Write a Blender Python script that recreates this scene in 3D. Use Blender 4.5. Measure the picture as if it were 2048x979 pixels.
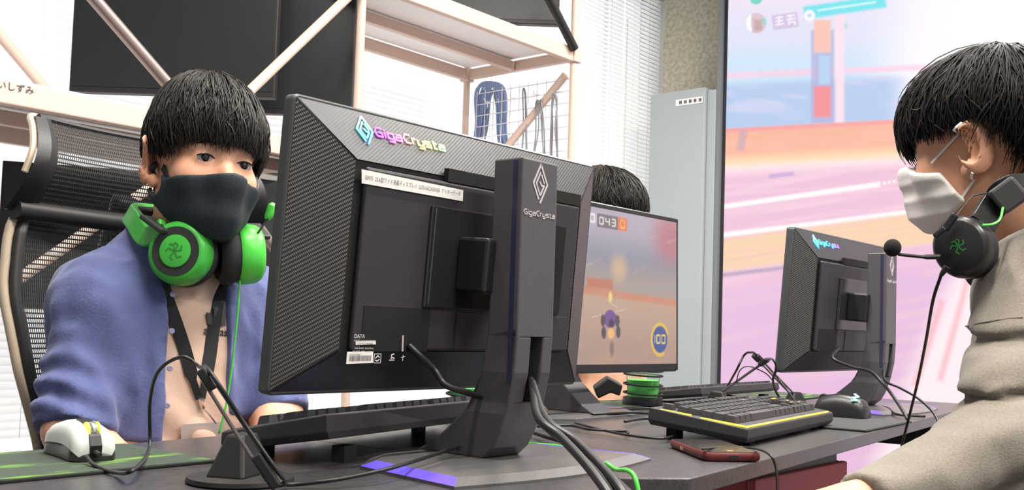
import bpy, bmesh, math, random
import numpy as np
from mathutils import Matrix, Vector
random.seed(7); RNG = np.random.default_rng(7)
for o in list(bpy.data.objects): bpy.data.objects.remove(o)
SC = bpy.context.scene
COL = SC.collection
# ---------------------------------------------------------------- camera
F, CX, CY = 2030.0, 1024.0, 540.0
PSI, ROLL, PITCH, HC = math.radians(40.2), math.radians(1.85), math.atan(114 / 2030), .867
_f0 = np.array([math.cos(PSI), math.sin(PSI), 0]); _r0 = np.array([math.sin(PSI), -math.cos(PSI), 0]); _u0 = np.array([0, 0, 1.])
FW = _f0 * math.cos(PITCH) + _u0 * math.sin(PITCH); _up = _u0 * math.cos(PITCH) - _f0 * math.sin(PITCH)
RT = _r0 * math.cos(ROLL) + _up * math.sin(ROLL); UP = _up * math.cos(ROLL) - _r0 * math.sin(ROLL)
CAM = np.array([0, 0, HC])
def ray(px, py): return FW + RT * (px - CX) / F - UP * (py - CY) / F
def PZ(px, py, z): d = ray(px, py); return CAM + d * ((z - HC) / d[2])
def PY(px, py, y): d = ray(px, py); return CAM + d * (y / d[1])
def PX(px, py, x): d = ray(px, py); return CAM + d * (x / d[0])
def PD(px, py, dep): return CAM + ray(px, py) * dep
def proj(p):
    v = np.asarray(p) - CAM; z = v @ FW
    return CX + F * (v @ RT) / z, CY - F * (v @ UP) / z
cd = bpy.data.cameras.new('camera'); cam = bpy.data.objects.new('camera', cd); COL.objects.link(cam)
cd.sensor_width = 36; cd.lens = F / 2048 * 36; cd.shift_y = (CY - 489.5) / 2048; cd.clip_start = .02
M = Matrix.Identity(4)
for i in range(3): M[i][0], M[i][1], M[i][2], M[i][3] = RT[i], UP[i], -FW[i], CAM[i]
cam.matrix_world = M; SC.camera = cam
# ---------------------------------------------------------------- world, light, exposure
W = bpy.data.worlds.new('world'); SC.world = W; W.use_nodes = True
W.node_tree.nodes['Background'].inputs[0].default_value = (1, .985, .98, 1)
W.node_tree.nodes['Background'].inputs[1].default_value = 1.85
SC.view_settings.view_transform = 'Standard'; SC.view_settings.look = 'None'
SC.view_settings.gamma = 1; SC.view_settings.exposure = 0.0; SC.view_settings.use_curve_mapping = False
CEIL_POWER = 66     # W per ceiling tube
def area(name, loc, sx, sy, power, color=(1, 1, 1), rot=(0, 0, 0), parent=None):
    l = bpy.data.lights.new(name, 'AREA'); l.shape = 'RECTANGLE'; l.size = sx; l.size_y = sy; l.energy = power; l.color = color
    o = bpy.data.objects.new(name, l); COL.objects.link(o); o.location = loc; o.rotation_euler = rot
    if parent: o.parent = parent
    return o
# ---------------------------------------------------------------- materials
MATS = {}
def srgb(r, g, b): return tuple(((c / 255) / 12.92 if c <= 10 else (((c / 255) + .055) / 1.055) ** 2.4) for c in (r, g, b))
def mat(name, col=(.5, .5, .5), rough=.5, metal=0., noise=None, bump=None, emis=None, estr=1., trans=0., alpha=1., spec=.5, coat=0., sheen=0., stretch=(1, 1, 1), ior=1.45, sss=0.):
    """noise=(scale, amount, detail): value variation; bump=(scale, strength)"""
    if name in MATS: return MATS[name]
    m = bpy.data.materials.new(name); m.use_nodes = True; nt = m.node_tree; b = nt.nodes['Principled BSDF']
    I = b.inputs
    I['Base Color'].default_value = (*col, 1); I['Roughness'].default_value = rough; I['Metallic'].default_value = metal
    I['Specular IOR Level'].default_value = spec; I['IOR'].default_value = ior
    I['Transmission Weight'].default_value = trans; I['Alpha'].default_value = alpha
    I['Coat Weight'].default_value = coat; I['Sheen Weight'].default_value = sheen
    if sss:
        I['Subsurface Weight'].default_value = sss; I['Subsurface Radius'].default_value = (.012, .005, .003); I['Subsurface Scale'].default_value = 1
    if emis is not None: I['Emission Color'].default_value = (*emis, 1); I['Emission Strength'].default_value = estr
    if noise or bump:
        tc = nt.nodes.new('ShaderNodeTexCoord'); mp = nt.nodes.new('ShaderNodeMapping'); mp.inputs['Scale'].default_value = stretch
        nt.links.new(tc.outputs['Object'], mp.inputs[0])
    if noise:
        n = nt.nodes.new('ShaderNodeTexNoise'); n.inputs['Scale'].default_value = noise[0]; n.inputs['Detail'].default_value = noise[2] if len(noise) > 2 else 4
        nt.links.new(mp.outputs[0], n.inputs['Vector'])
        mr = nt.nodes.new('ShaderNodeMapRange'); mr.inputs['From Min'].default_value = .25; mr.inputs['From Max'].default_value = .75
        mr.inputs['To Min'].default_value = 1 - noise[1]; mr.inputs['To Max'].default_value = 1 + noise[1]
        nt.links.new(n.outputs['Fac'], mr.inputs['Value'])
        mx = nt.nodes.new('ShaderNodeVectorMath'); mx.operation = 'SCALE'; mx.inputs[0].default_value = col
        nt.links.new(mr.outputs[0], mx.inputs['Scale']); nt.links.new(mx.outputs[0], I['Base Color'])
    if bump:
        n2 = nt.nodes.new('ShaderNodeTexNoise'); n2.inputs['Scale'].default_value = bump[0]; n2.inputs['Detail'].default_value = 3
        nt.links.new(mp.outputs[0], n2.inputs['Vector'])
        bp = nt.nodes.new('ShaderNodeBump'); bp.inputs['Strength'].default_value = bump[1]; bp.inputs['Distance'].default_value = .002
        nt.links.new(n2.outputs['Fac'], bp.inputs['Height']); nt.links.new(bp.outputs[0], I['Normal'])
    MATS[name] = m; return m
def attr_mat(name, strength=1., rough=.4, emission=True):
    """colour from the 'Col' attribute of the mesh (picture on a screen)"""
    m = bpy.data.materials.new(name); m.use_nodes = True; nt = m.node_tree; b = nt.nodes['Principled BSDF']
    a = nt.nodes.new('ShaderNodeAttribute'); a.attribute_name = 'Col'
    b.inputs['Roughness'].default_value = rough
    if emission:
        b.inputs['Base Color'].default_value = (.01, .01, .01, 1)
        nt.links.new(a.outputs['Color'], b.inputs['Emission Color']); b.inputs['Emission Strength'].default_value = strength
    else: nt.links.new(a.outputs['Color'], b.inputs['Base Color'])
    MATS[name] = m; return m
def carbon_mat(name, scale, ang, lo, hi, rough=.42, bmp=.6):
    m = bpy.data.materials.new(name); m.use_nodes = True; nt = m.node_tree; b = nt.nodes['Principled BSDF']
    tc = nt.nodes.new('ShaderNodeTexCoord'); mp = nt.nodes.new('ShaderNodeMapping'); mp.inputs['Rotation'].default_value = (0, ang, 0)
    nt.links.new(tc.outputs['Object'], mp.inputs[0])
    w = nt.nodes.new('ShaderNodeTexWave'); w.bands_direction = 'Z'; w.inputs['Scale'].default_value = scale; w.inputs['Distortion'].default_value = .15
    w2 = nt.nodes.new('ShaderNodeTexWave'); w2.bands_direction = 'X'; w2.inputs['Scale'].default_value = scale * 2.2
    for q in (w, w2): nt.links.new(mp.outputs[0], q.inputs[0])
    mu = nt.nodes.new('ShaderNodeMath'); mu.operation = 'MULTIPLY_ADD'; mu.inputs[1].default_value = .35
    nt.links.new(w2.outputs['Fac'], mu.inputs[0]); nt.links.new(w.outputs['Fac'], mu.inputs[2])
    cr = nt.nodes.new('ShaderNodeMapRange'); cr.data_type = 'FLOAT_VECTOR'
    cr.inputs[7].default_value = (0, 0, 0); cr.inputs[8].default_value = (1.3,) * 3; cr.inputs[9].default_value = lo; cr.inputs[10].default_value = hi
    nt.links.new(mu.outputs[0], cr.inputs[6]); nt.links.new(cr.outputs[1], b.inputs['Base Color'])
    bp = nt.nodes.new('ShaderNodeBump'); bp.inputs['Strength'].default_value = bmp; bp.inputs['Distance'].default_value = .0008
    nt.links.new(mu.outputs[0], bp.inputs['Height']); nt.links.new(bp.outputs[0], b.inputs['Normal'])
    b.inputs['Roughness'].default_value = rough
    MATS[name] = m; return m
# ---------------------------------------------------------------- objects
ROOTM = {}
def thing(name, label, cat, loc=(0, 0, 0), rotz=0., group=None, kind=None):
    o = bpy.data.objects.new(name, None); COL.objects.link(o); o.empty_display_size = .05
    o.matrix_world = Matrix.Translation(Vector(loc)) @ Matrix.Rotation(rotz, 4, 'Z')
    ROOTM[o] = o.matrix_world.copy()
    return tag(o, label, cat, group, kind)
def tag(o, label=None, cat=None, group=None, kind=None):
    if label: o['label'] = label
    if cat: o['category'] = cat
    if group: o['group'] = group
    if kind: o['kind'] = kind
    return o
class MB:
    """collects shapes; build() links them as ONE mesh object. Coordinates are world unless local=True."""
    def __init__(s): s.v = []; s.f = []; s.T = None
    def add(s, vs, fs):
        n = len(s.v)
        for p in vs:
            p = Vector(p)
            if s.T is not None: p = s.T @ p
            s.v.append(tuple(p))
        s.f += [tuple(i + n for i in f) for f in fs]; return s
    def box(s, x0, x1, y0, y1, z0, z1):
        v = [(x, y, z) for x in (x0, x1) for y in (y0, y1) for z in (z0, z1)]
        return s.add(v, [(0, 1, 3, 2), (4, 6, 7, 5), (0, 4, 5, 1), (2, 3, 7, 6), (0, 2, 6, 4), (1, 5, 7, 3)])
    def prism(s, pts, z0, z1):      # polygon in xy (ccw) extruded in z
        n = len(pts)
        v = [(p[0], p[1], z0) for p in pts] + [(p[0], p[1], z1) for p in pts]
        return s.add(v, [tuple(range(n - 1, -1, -1)), tuple(range(n, 2 * n))] + [(i, (i + 1) % n, n + (i + 1) % n, n + i) for i in range(n)])
    def loft(s, loops, cap=True):
        n = len(loops[0]); v = [p for l in loops for p in l]; f = []
        for k in range(len(loops) - 1):
            for i in range(n): f.append((k * n + i, k * n + (i + 1) % n, (k + 1) * n + (i + 1) % n, (k + 1) * n + i))
        if cap: f += [tuple(range(n - 1, -1, -1)), tuple(range((len(loops) - 1) * n, len(loops) * n))]
        return s.add(v, f)
    def tube(s, path, r, n=8, cap=True, closed=False):
        path = [Vector(p) for p in path]; N = len(path); rs = r if hasattr(r, '__len__') else [r] * N
        loops = []; prev = None
        for i, p in enumerate(path):
            if closed: t = path[(i + 1) % N] - path[i - 1]
            else: t = path[min(i + 1, N - 1)] - path[max(i - 1, 0)]
            t.normalize()
            if prev is None: a = t.orthogonal().normalized()
            else:
                a = prev - t * prev.dot(t)
                a = a.normalized() if a.length > 1e-6 else t.orthogonal().normalized()
            prev = a; b = t.cross(a)
            loops.append([p + (a * math.cos(2 * math.pi * k / n) + b * math.sin(2 * math.pi * k / n)) * rs[i] for k in range(n)])
        if closed: loops.append(loops[0]); cap = False
        return s.loft(loops, cap)
    def bar(s, a, b, w, h, upv=(0, 0, 1)):   # square bar from a to b, w across, h along up
        a = Vector(a); b = Vector(b); t = (b - a).normalized(); u = Vector(upv); x = t.cross(u)
        if x.length < 1e-4: x = t.orthogonal()
        x.normalize(); u = x.cross(t)
        q = [(-w / 2, -h / 2), (w / 2, -h / 2), (w / 2, h / 2), (-w / 2, h / 2)]
        return s.loft([[e + x * i + u * j for i, j in q] for e in (a, b)])
    def lathe(s, prof, c=(0, 0, 0), n=24, axis=None):   # prof [(r, h)], axis direction
        ax = Vector(axis or (0, 0, 1)).normalized(); a = ax.orthogonal().normalized(); b = ax.cross(a); c = Vector(c)
        return s.loft([[c + ax * h + (a * math.cos(2 * math.pi * k / n) + b * math.sin(2 * math.pi * k / n)) * max(r, 1e-5) for k in range(n)] for r, h in prof])
    def ellip(s, c, r, n=16, m=10, R=None):
        v = []; f = []; c = Vector(c)
        for i in range(m + 1):
            th = math.pi * i / m
            for k in range(n):
                ph = 2 * math.pi * k / n
                p = Vector((r[0] * math.sin(th) * math.cos(ph), r[1] * math.sin(th) * math.sin(ph), r[2] * math.cos(th)))
                v.append(c + (R @ p if R is not None else p))
        for i in range(m):
            for k in range(n): f.append((i * n + k, (i + 1) * n + k, (i + 1) * n + (k + 1) % n, i * n + (k + 1) % n))
        return s.add(v, f)
    def build(s, name, m, parent=None, smooth=False, bevel=0., local=False, seg=2, angle=40):
        vs = s.v
        if parent is not None and not local:
            r = parent
            while r.parent: r = r.parent
            inv = ROOTM.get(r, Matrix.Identity(4)).inverted()
            vs = [tuple(inv @ Vector(p)) for p in vs]
        me = bpy.data.meshes.new(name); me.from_pydata(vs, [], s.f); me.validate()
        o = bpy.data.objects.new(name, me); COL.objects.link(o)
        if isinstance(m, str): m = MATS[m]
        if m: me.materials.append(m)
        bm = bmesh.new(); bm.from_mesh(me); bmesh.ops.remove_doubles(bm, verts=bm.verts, dist=1e-6); bmesh.ops.recalc_face_normals(bm, faces=bm.faces); bm.to_mesh(me); bm.free()
        if smooth:
            me.polygons.foreach_set('use_smooth', [True] * len(me.polygons))
            if angle: me.set_sharp_from_angle(angle=math.radians(angle))
        if bevel:
            b = o.modifiers.new('bevel', 'BEVEL'); b.width = bevel; b.segments = seg; b.limit_method = 'ANGLE'; b.angle_limit = math.radians(35)
        if parent: o.parent = parent
        return o
def spline(pts, n=10, closed=False):
    P = [np.array(p, float) for p in pts]; out = []
    N = len(P); rng = range(N) if closed else range(N - 1)
    for i in rng:
        p0 = P[i - 1] if (closed or i > 0) else 2 * P[0] - P[1]; p1 = P[i]; p2 = P[(i + 1) % N]
        p3 = P[(i + 2) % N] if (closed or i + 2 < N) else 2 * P[-1] - P[-2]
        for k in range(n):
            t = k / n
            out.append(.5 * ((2 * p1) + (-p0 + p2) * t + (2 * p0 - 5 * p1 + 4 * p2 - p3) * t * t + (-p0 + 3 * p1 - 3 * p2 + p3) * t ** 3))
    if not closed: out.append(P[-1])
    return out
def copy_tree(o, parent=None):
    c = o.copy(); COL.objects.link(c); c.parent = parent
    for ch in list(o.children): copy_tree(ch, c)
    return c
def cable(name, pts, r, m, label, group=None, n=8, cat='cable'):
    o = MB().tube(spline(pts, 8), r, n).build(name, m, smooth=True, angle=0)
    return tag(o, label, cat, group)
def text_mb(txt, size, T, ext=0.):
    """lettering as mesh; T maps text plane (x right, y up, z out) to its place"""
    c = bpy.data.curves.new('lettering', 'FONT'); c.body = txt; c.size = size; c.extrude = ext; c.resolution_u = 2
    o = bpy.data.objects.new('lettering', c); COL.objects.link(o)
    dg = bpy.context.evaluated_depsgraph_get(); me = bpy.data.meshes.new_from_object(o.evaluated_get(dg))
    mb = MB(); mb.T = T; mb.add([v.co[:] for v in me.vertices], [tuple(p.vertices) for p in me.polygons])
    w = max((v.co.x for v in me.vertices), default=0)
    bpy.data.objects.remove(o); bpy.data.curves.remove(c); bpy.data.meshes.remove(me)
    return mb, w
def frame_T(origin, xdir, ydir):
    x = Vector(xdir).normalized(); y = Vector(ydir); y = (y - x * y.dot(x)).normalized(); z = x.cross(y)
    T = Matrix.Identity(4)
    for i in range(3): T[i][0], T[i][1], T[i][2], T[i][3] = x[i], y[i], z[i], origin[i]
    return T
# ================================================================ SETTING
mat('carpet', (.05, .05, .055), .95, noise=(60, .3), bump=(400, .4))
mat('plaster', (.5, .5, .5), .85, noise=(6, .04))
mat('plaster_ceiling', (.8, .8, .8), .9)
mat('concrete', srgb(176, 170, 152), .85, noise=(45, .3, 8), bump=(60, .6))
mat('alu', (.6, .62, .64), .4, .6)
def struct(name, mb, m, **k): return tag(mb.build(name, m, **k), kind='structure')
XL, XR, YF, YB, ZC = -2.4, 5.35, -2.6, 3.42, 3.0
struct('floor', MB().box(XL, XR, YF, YB, -.05, 0), 'carpet')
struct('ceiling', MB().box(XL, XR, YF, YB, ZC, ZC + .05), 'plaster_ceiling')
struct('wall_left', MB().box(XL - .1, XL, YF, YB, 0, ZC), 'plaster')
struct('wall_right', MB().box(XR, XR + .1, YF, YB, 0, ZC), 'plaster')
struct('wall_front', MB().box(XL - .1, XR + .1, YF - .1, YF, 0, ZC), 'plaster')
WX0, WX1, WZ0, WZ1 = .12, 5.3, .08, 2.96
struct('wall_back', MB().box(XL - .1, WX0, YB, YB + .12, 0, ZC).box(WX1, XR + .1, YB, YB + .12, 0, ZC).box(WX0, WX1, YB, YB + .12, 0, WZ0).box(WX0, WX1, YB, YB + .12, WZ1, ZC), 'plaster')
w = thing('window_1', None, None, ((WX0 + WX1) / 2, YB + .06, WZ0), kind='structure')
fr = MB()
for x in (WX0 + .02, 1.35, 2.53, 3.71, 4.89, WX1 - .02): fr.box(x - .02, x + .02, YB + .04, YB + .09, WZ0, WZ1)
fr.box(WX0, WX1, YB + .04, YB + .09, WZ0, WZ0 + .04).box(WX0, WX1, YB + .04, YB + .09, WZ1 - .04, WZ1)
fr.build('window_frame', 'alu', w)
struct('concrete_column', MB().box(5.0, XR, 2.5, 3.13, 0, ZC), 'concrete', bevel=.008)
# ceiling lights: real fixtures, above the frame
mat('tube_diffuser', (.9, .9, .9), .6, emis=(1, .97, .92), estr=2.5); mat('white_metal', (.8, .8, .8), .4)
for i, (x, y) in enumerate([(.7, .35), (2.6, .35), (.7, -1.3), (2.6, -1.3), (1.1, 1.35), (3.4, 1.2)]):
    t = thing('ceiling_light', 'long white tube light on the ceiling, row %s' % ['over the near desk edge', 'over the right desk', 'behind the photographer', 'behind the grey sweatshirt', 'over the blue-shirted person', 'before the led screen'][i], 'lamp', (x, y, ZC), group='ceiling lights')
    MB().box(x - .65, x + .65, y - .09, y + .09, ZC - .04, ZC).build('housing', 'white_metal', t, bevel=.005)
    MB().box(x - .62, x + .62, y - .07, y + .07, ZC - .055, ZC - .04).build('diffuser', 'tube_diffuser', t)
    area('tube_light', (0, 0, -.065), 1.2, .12, CEIL_POWER, (1, .95, .88), parent=t)
# ---------------------------------------------------------------- venetian blinds
def slat_mat():
    m = bpy.data.materials.new('slat'); m.use_nodes = True; nt = m.node_tree; b = nt.nodes['Principled BSDF']; out = nt.nodes['Material Output']
    b.inputs['Base Color'].default_value = (.86, .88, .9, 1); b.inputs['Roughness'].default_value = .45
    tr = nt.nodes.new('ShaderNodeBsdfTranslucent'); tr.inputs[0].default_value = (.82, .82, .82, 1)
    mx = nt.nodes.new('ShaderNodeMixShader'); mx.inputs[0].default_value = .6
    nt.links.new(b.outputs[0], mx.inputs[1]); nt.links.new(tr.outputs[0], mx.inputs[2]); nt.links.new(mx.outputs[0], out.inputs[0])
    MATS['slat'] = m
slat_mat(); mat('cord_white', (.85, .85, .85), .6)
BY = 3.33
seams = [(.17, 1.35), (1.35, 2.53), (2.53, 3.71), (3.71, 4.89), (4.89, 5.29)]
desc = ['white venetian blind at the far end of the window wall, beyond the mesh chair', 'white venetian blind behind the mesh chair and boy with green headphones',
        'white venetian blind behind the steel rack post', 'white venetian blind behind the hanging cable grid', 'narrow white venetian blind beside the concrete column']
for (xa, xb), lb in zip(seams, desc):
    t = thing('venetian_blind', lb, 'blind', ((xa + xb) / 2, BY, .1), group='venetian blinds along the window wall')
    wd = (xb - xa) / 2 - .004; me = None
    tl = math.radians(70); nS = 109
    for k in range(nS):
        z = .02 + k * .0255
        if me is None:
            mb = MB(); prof = []
            for q in (-1, -.33, .33, 1):
                s_ = q * .0145; c_ = .0022 * (1 - q * q)
                prof.append((s_ * math.cos(tl) - c_ * math.sin(tl), s_ * math.sin(tl) + c_ * math.cos(tl)))
            mb.add([(x, p[0], p[1]) for x in (-wd, wd) for p in prof], [(j, j + 1, 5 + j, 4 + j) for j in range(3)])
            o = mb.build('slat', 'slat', t, local=True, smooth=True, angle=0); me = o.data
        else:
            o = bpy.data.objects.new('slat', me); COL.objects.link(o); o.parent = t
        o.location = (0, 0, z)
    MB().box(xa + .004, xb - .004, BY - .02, BY + .02, .1 + .02 + nS * .0255, .1 + .06 + nS * .0255).build('head_rail', 'white_metal', t)
    MB().box(xa + .004, xb - .004, BY - .014, BY + .014, .09, .105).build('bottom_rail', 'white_metal', t)
    cm = MB()
    for x in (xa + .15, xb - .15): cm.tube([(x, BY - .016, .1), (x, BY - .016, 2.88)], .0012, 4)
    cm.build('ladder_cord', 'cord_white', t)
    ch = MB()
    for k in range(150): ch.ellip((xb - .01, BY - .03, .75 + k * .013), (.005, .005, .0055), 6, 4)
    ch.build('bead_chain', 'cord_white', t)
# ---------------------------------------------------------------- grey panel beside the column
mat('grey_panel', srgb(168, 176, 178), .5, noise=(3, .03)); mat('label_white', (.85, .85, .85), .6); mat('ink', (.05, .05, .06), .6)
t = thing('partition_panel', 'tall pale grey panel before the concrete column, small label at its top', 'panel', (4.85, 2.85, 0))
MB().box(4.75, 4.95, 2.70, 3.045, 0, 2.185).build('panel_body', 'grey_panel', t, bevel=.006)
MB().box(4.77, 4.95, 2.645, 2.699, 0, 2.17).build('side_post', 'grey_panel', t, bevel=.004)
lab = MB().box(4.7475, 4.7495, 2.715, 2.88, 2.10, 2.135).build('label_strip', 'label_white', t)
lm = MB()
for k in range(5):
    y = 2.86 - k * .03
    for a, b_ in ((0, .018), ): lm.box(4.7465, 4.7475, y - .018, y - .012, 2.108, 2.127).box(4.7465, 4.7475, y - .008, y - .003, 2.108, 2.127).box(4.7465, 4.7475, y - .018, y - .003, 2.116, 2.120)
lm.build('label_print', 'ink', lab)
# ---------------------------------------------------------------- LED wall screen
mat('led_frame', (.03, .03, .035), .5); mat('led_edge', srgb(120, 124, 128), .5)
LX = 4.8
t = thing('led_wall', 'huge bright led wall screen showing a pink racing game scene', 'screen', (LX + .05, .7, 0))
MB().box(LX + .012, LX + .1, -1.6, 2.62, .05, 2.82).build('cabinet', 'led_frame', t)
MB().box(LX - .004, LX + .1, 2.6, 2.618, .05, 2.82).box(LX - .004, LX + .1, -1.618, -1.6, .05, 2.82).box(LX - .004, LX + .1, -1.6, 2.6, .03, .05).box(LX - .004, LX + .1, -1.6, 2.6, 2.82, 2.84).build('frame', 'led_frame', t)
MB().box(LX - .03, LX + .1, 2.619, 2.642, .0, 2.86).build('edge_trim', 'led_edge', t)
def sm(a, b, x): q = np.clip((x - a) / (b - a), 0, 1); return q * q * (3 - 2 * q)
def S(*c): return np.array(srgb(*c))
def mixc(c, new, w): return c * (1 - w[..., None]) + np.asarray(new) * w[..., None]
def band(x, y, x0, y0, x1, y1, half, soft=2.):   # soft thick segment mask in px space
    dx, dy = x1 - x0, y1 - y0; L = math.hypot(dx, dy); u = ((x - x0) * dx + (y - y0) * dy) / L; v = ((x - x0) * -dy + (y - y0) * dx) / L
    d = np.maximum(np.abs(v) - half, np.maximum(-u, u - L)); return 1 - sm(-soft, soft, d)
def rect(x, y, x0, x1, y0, y1, s=2.): return (1 - sm(-s, s, np.maximum(np.maximum(x0 - x, x - x1), np.maximum(y0 - y, y - y1))))
def vnoise(x, y, sx, sy, seed):
    r = np.random.default_rng(seed); o = 0
    for k in range(7):
        a, b, c = r.normal(size=3); o = o + np.sin(x / sx * (a * 2 + .3) + y / sy * (b * 2) + c * 6 + 1.5 * np.sin(x / sx * b + y / sy * a + c))
    return o / 7
def led_paint(x, y):
    c = np.zeros(x.shape + (3,)) + S(222, 226, 246)
    c = mixc(c, S(236, 226, 246), 1 - sm(0, 70, y + (x - 1440) * .02))
    c = mixc(c, S(196, 226, 246), sm(60, 140, y))
    c = mixc(c, S(250, 246, 253), sm(1690, 1860, x + (y - 120) * .3) * (1 - sm(200, 330, y)))
    yy = y + (x - 1440) * .05
    hill = sm(160, 180, yy) * (1 - sm(1765, 1840, x))
    c = mixc(c, S(165, 196, 236) + 0 * x[..., None], hill); c = mixc(c, S(205, 210, 240), hill * sm(.1, .5, vnoise(x, y, 60, 12, 1)) * .7)
    c = mixc(c, S(250, 200, 226), band(x, y, 1430, 152, 2100, 124, 6, 4) * .8)
    # tower
    c = mixc(c, S(165, 165, 215), rect(x, y, 1622, 1668, 60, 246, 4) * .8)
    for y0, y1, cc in ((40, 105, (246, 190, 170)), (172, 234, (240, 120, 130))): c = mixc(c, S(*cc), rect(x, y, 1628, 1662, y0, y1, 3))
    c = mixc(c, S(170, 205, 240), rect(x, y, 1638, 1660, 112, 168, 3))
    c = mixc(c, S(255, 222, 236), rect(x, y, 1671, 1688, 20, 246, 5))
    # guard rail (orange), its light top edge and the yellow glow below
    top = 258 - (x - 1437) * .052
    m1 = sm(-3, 3, y - top); c = mixc(c, S(246, 176, 140), m1); c = mixc(c, S(244, 140, 140), m1 * (1 - sm(2, 14, y - top)))
    c = mixc(c, S(244, 165, 125), m1 * sm(.0, .6, vnoise(x, y, 90, 7, 3)) * .5)
    c = mixc(c, S(190, 150, 170), band(x, y, 1488, 260, 1480, 300, 8, 4) * .7)
    c = mixc(c, S(255, 222, 170), sm(45, 75, y - top)); c = mixc(c, S(253, 225, 228), sm(66, 84, y - top))
    road = sm(78, 105, y - top); c = mixc(c, S(236, 184, 212), road)
    c = mixc(c, S(246, 204, 224), road * sm(-.2, .5, vnoise(x, y + x * .13, 160, 10, 5)) * .8)
    c = mixc(c, S(180, 150, 215), band(x, y, 1538, 352, 1588, 347, 4, 3) * .8)
    for a in ((1425, 416, 1760, 368), (1420, 473, 2060, 394)): c = mixc(c, S(255, 250, 250), band(x, y, *a, 5, 3))
    for k in range(6): c = mixc(c, S(255, 250, 250), band(x, y, 1766 + k * 10, 366 - k * 1.6, 1771 + k * 10, 365 - k * 1.6, 2.5, 2))
    yl = 1 - sm(26, 38, np.abs(y - (512 - (x - 1430) * .135) - 0)); c = mixc(c, S(246, 206, 160), yl)
    c = mixc(c, S(240, 186, 176), yl * sm(.0, .5, vnoise(x, y + x * .13, 150, 8, 8)) * .6)
    c = mixc(c, S(160, 140, 172), band(x, y, 1425, 552, 1760, 512, 4, 4) * .85)
    lowr = sm(556, 600, y + (x - 1430) * .12); c = mixc(c, S(228, 178, 218), lowr)
    c = mixc(c, S(240, 196, 214), lowr * sm(-.1, .6, vnoise(x, y + x * .2, 200, 22, 9)) * .7)
    wh = sm(-30, 40, x - (1905 - (y - 540) * .42)) * sm(520, 570, y); c = mixc(c, S(254, 236, 242), wh)
    for k, (a, b) in enumerate((((1935, 560), (1880, 760)), ((1885, 600), (1830, 770)))): c = mixc(c, S(244, 160, 168), band(x, y, *a, *b, 6, 7) * .7)
    # head-up display
    c = mixc(c, S(70, 226, 236), band(x, y, 1608, 26, 1772, 2, 13, 4)); c = mixc(c, S(225, 252, 255), band(x, y, 1635, 21, 1752, 4, 1.6, 2))
    c = mixc(c, S(250, 250, 255), 1 - sm(9, 13, np.hypot(x - 1619, y - 31))); c = mixc(c, S(120, 200, 230), (1 - sm(3, 6, np.hypot(x - 1619, y - 31))) * .6)
    c = mixc(c, S(206, 190, 224), band(x, y, 1545, 46, 1596, 38, 15, 2))
    for a in ((1551, 36, 1566, 34), (1551, 43, 1566, 41), (1558, 32, 1558, 48), (1551, 50, 1568, 47), (1573, 32, 1590, 30), (1573, 39, 1592, 37), (1581, 29, 1577, 50), (1579, 45, 1590, 43), (1590, 43, 1590, 50)): c = mixc(c, S(250, 246, 253), band(x, y, *a, 1.5, 1.5))
    r_ = np.hypot(x - 1512, y - 46); cir = 1 - sm(19, 22, r_); c = mixc(c, S(215, 190, 200), cir); c = mixc(c, S(250, 250, 250), cir * (x < 1503)); c = mixc(c, S(190, 150, 150), cir * rect(x, y, 1508, 1524, 40, 62, 5)); c = mixc(c, S(120, 215, 205), cir * rect(x, y, 1526, 1536, 34, 50, 3))
    c = mixc(c, S(70, 210, 190), 1 - sm(10, 14, np.hypot(x - 1512, (y + 2) * 1.1)))
    c = mixc(c, S(140, 220, 190), rect(x, y, 1678, 1694, 40, 56, 4) * sm(0, .3, vnoise(x, y, 4, 4, 4)))
    return c * .86 + S(252, 238, 246) * .14  # whole picture paled towards pinkish white: haze put into the colours
def painted_grid(name, P0, U, V, nu, nv, paint, m, parent, local=False):
    """grid of nu x nv quads from corner P0 along U and V; colour per face from paint(points)"""
    P0, U, V = (np.asarray(a, float) for a in (P0, U, V))
    a, b = np.meshgrid(np.linspace(0, 1, nu + 1), np.linspace(0, 1, nv + 1)); vs = P0 + a[..., None] * U + b[..., None] * V
    i = np.arange(nv)[:, None] * (nu + 1) + np.arange(nu)[None]; fs = np.stack([i, i + 1, i + nu + 2, i + nu + 1], -1).reshape(-1, 4)
    V_ = vs.reshape(-1, 3)
    cols = paint(vs.reshape(-1, 3))
    me = bpy.data.meshes.new(name); r = parent
    while r.parent: r = r.parent
    inv = np.array(ROOTM[r].inverted())
    VL = V_ if local else V_ @ inv[:3, :3].T + inv[:3, 3]
    me.from_pydata(VL.tolist(), [], fs.tolist())
    at = me.color_attributes.new('Col', 'FLOAT_COLOR', 'POINT'); at.data.foreach_set('color', np.concatenate([cols, np.ones((len(cols), 1))], 1).astype(np.float32).ravel())
    me.materials.append(m); o = bpy.data.objects.new(name, me); COL.objects.link(o); o.parent = parent; return o
def led_pts(P):
    v = P - CAM; z = v @ FW; x = CX + F * (v @ RT) / z; y = CY - F * (v @ UP) / z
    x = np.clip(np.where(z < .3, 2400, x), 1380, 2400); y = np.clip(y, -60, 1100); return led_paint(x, y)
attr_mat('led_picture', 1.0)
painted_grid('screen_picture', (LX, 2.6, .05), (0, -1.75, 0), (0, 0, 2.77), 330, 460, led_pts, MATS['led_picture'], t)
painted_grid('screen_picture', (LX, .85, .05), (0, -2.45, 0), (0, 0, 2.77), 60, 100, led_pts, MATS['led_picture'], t)
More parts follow.
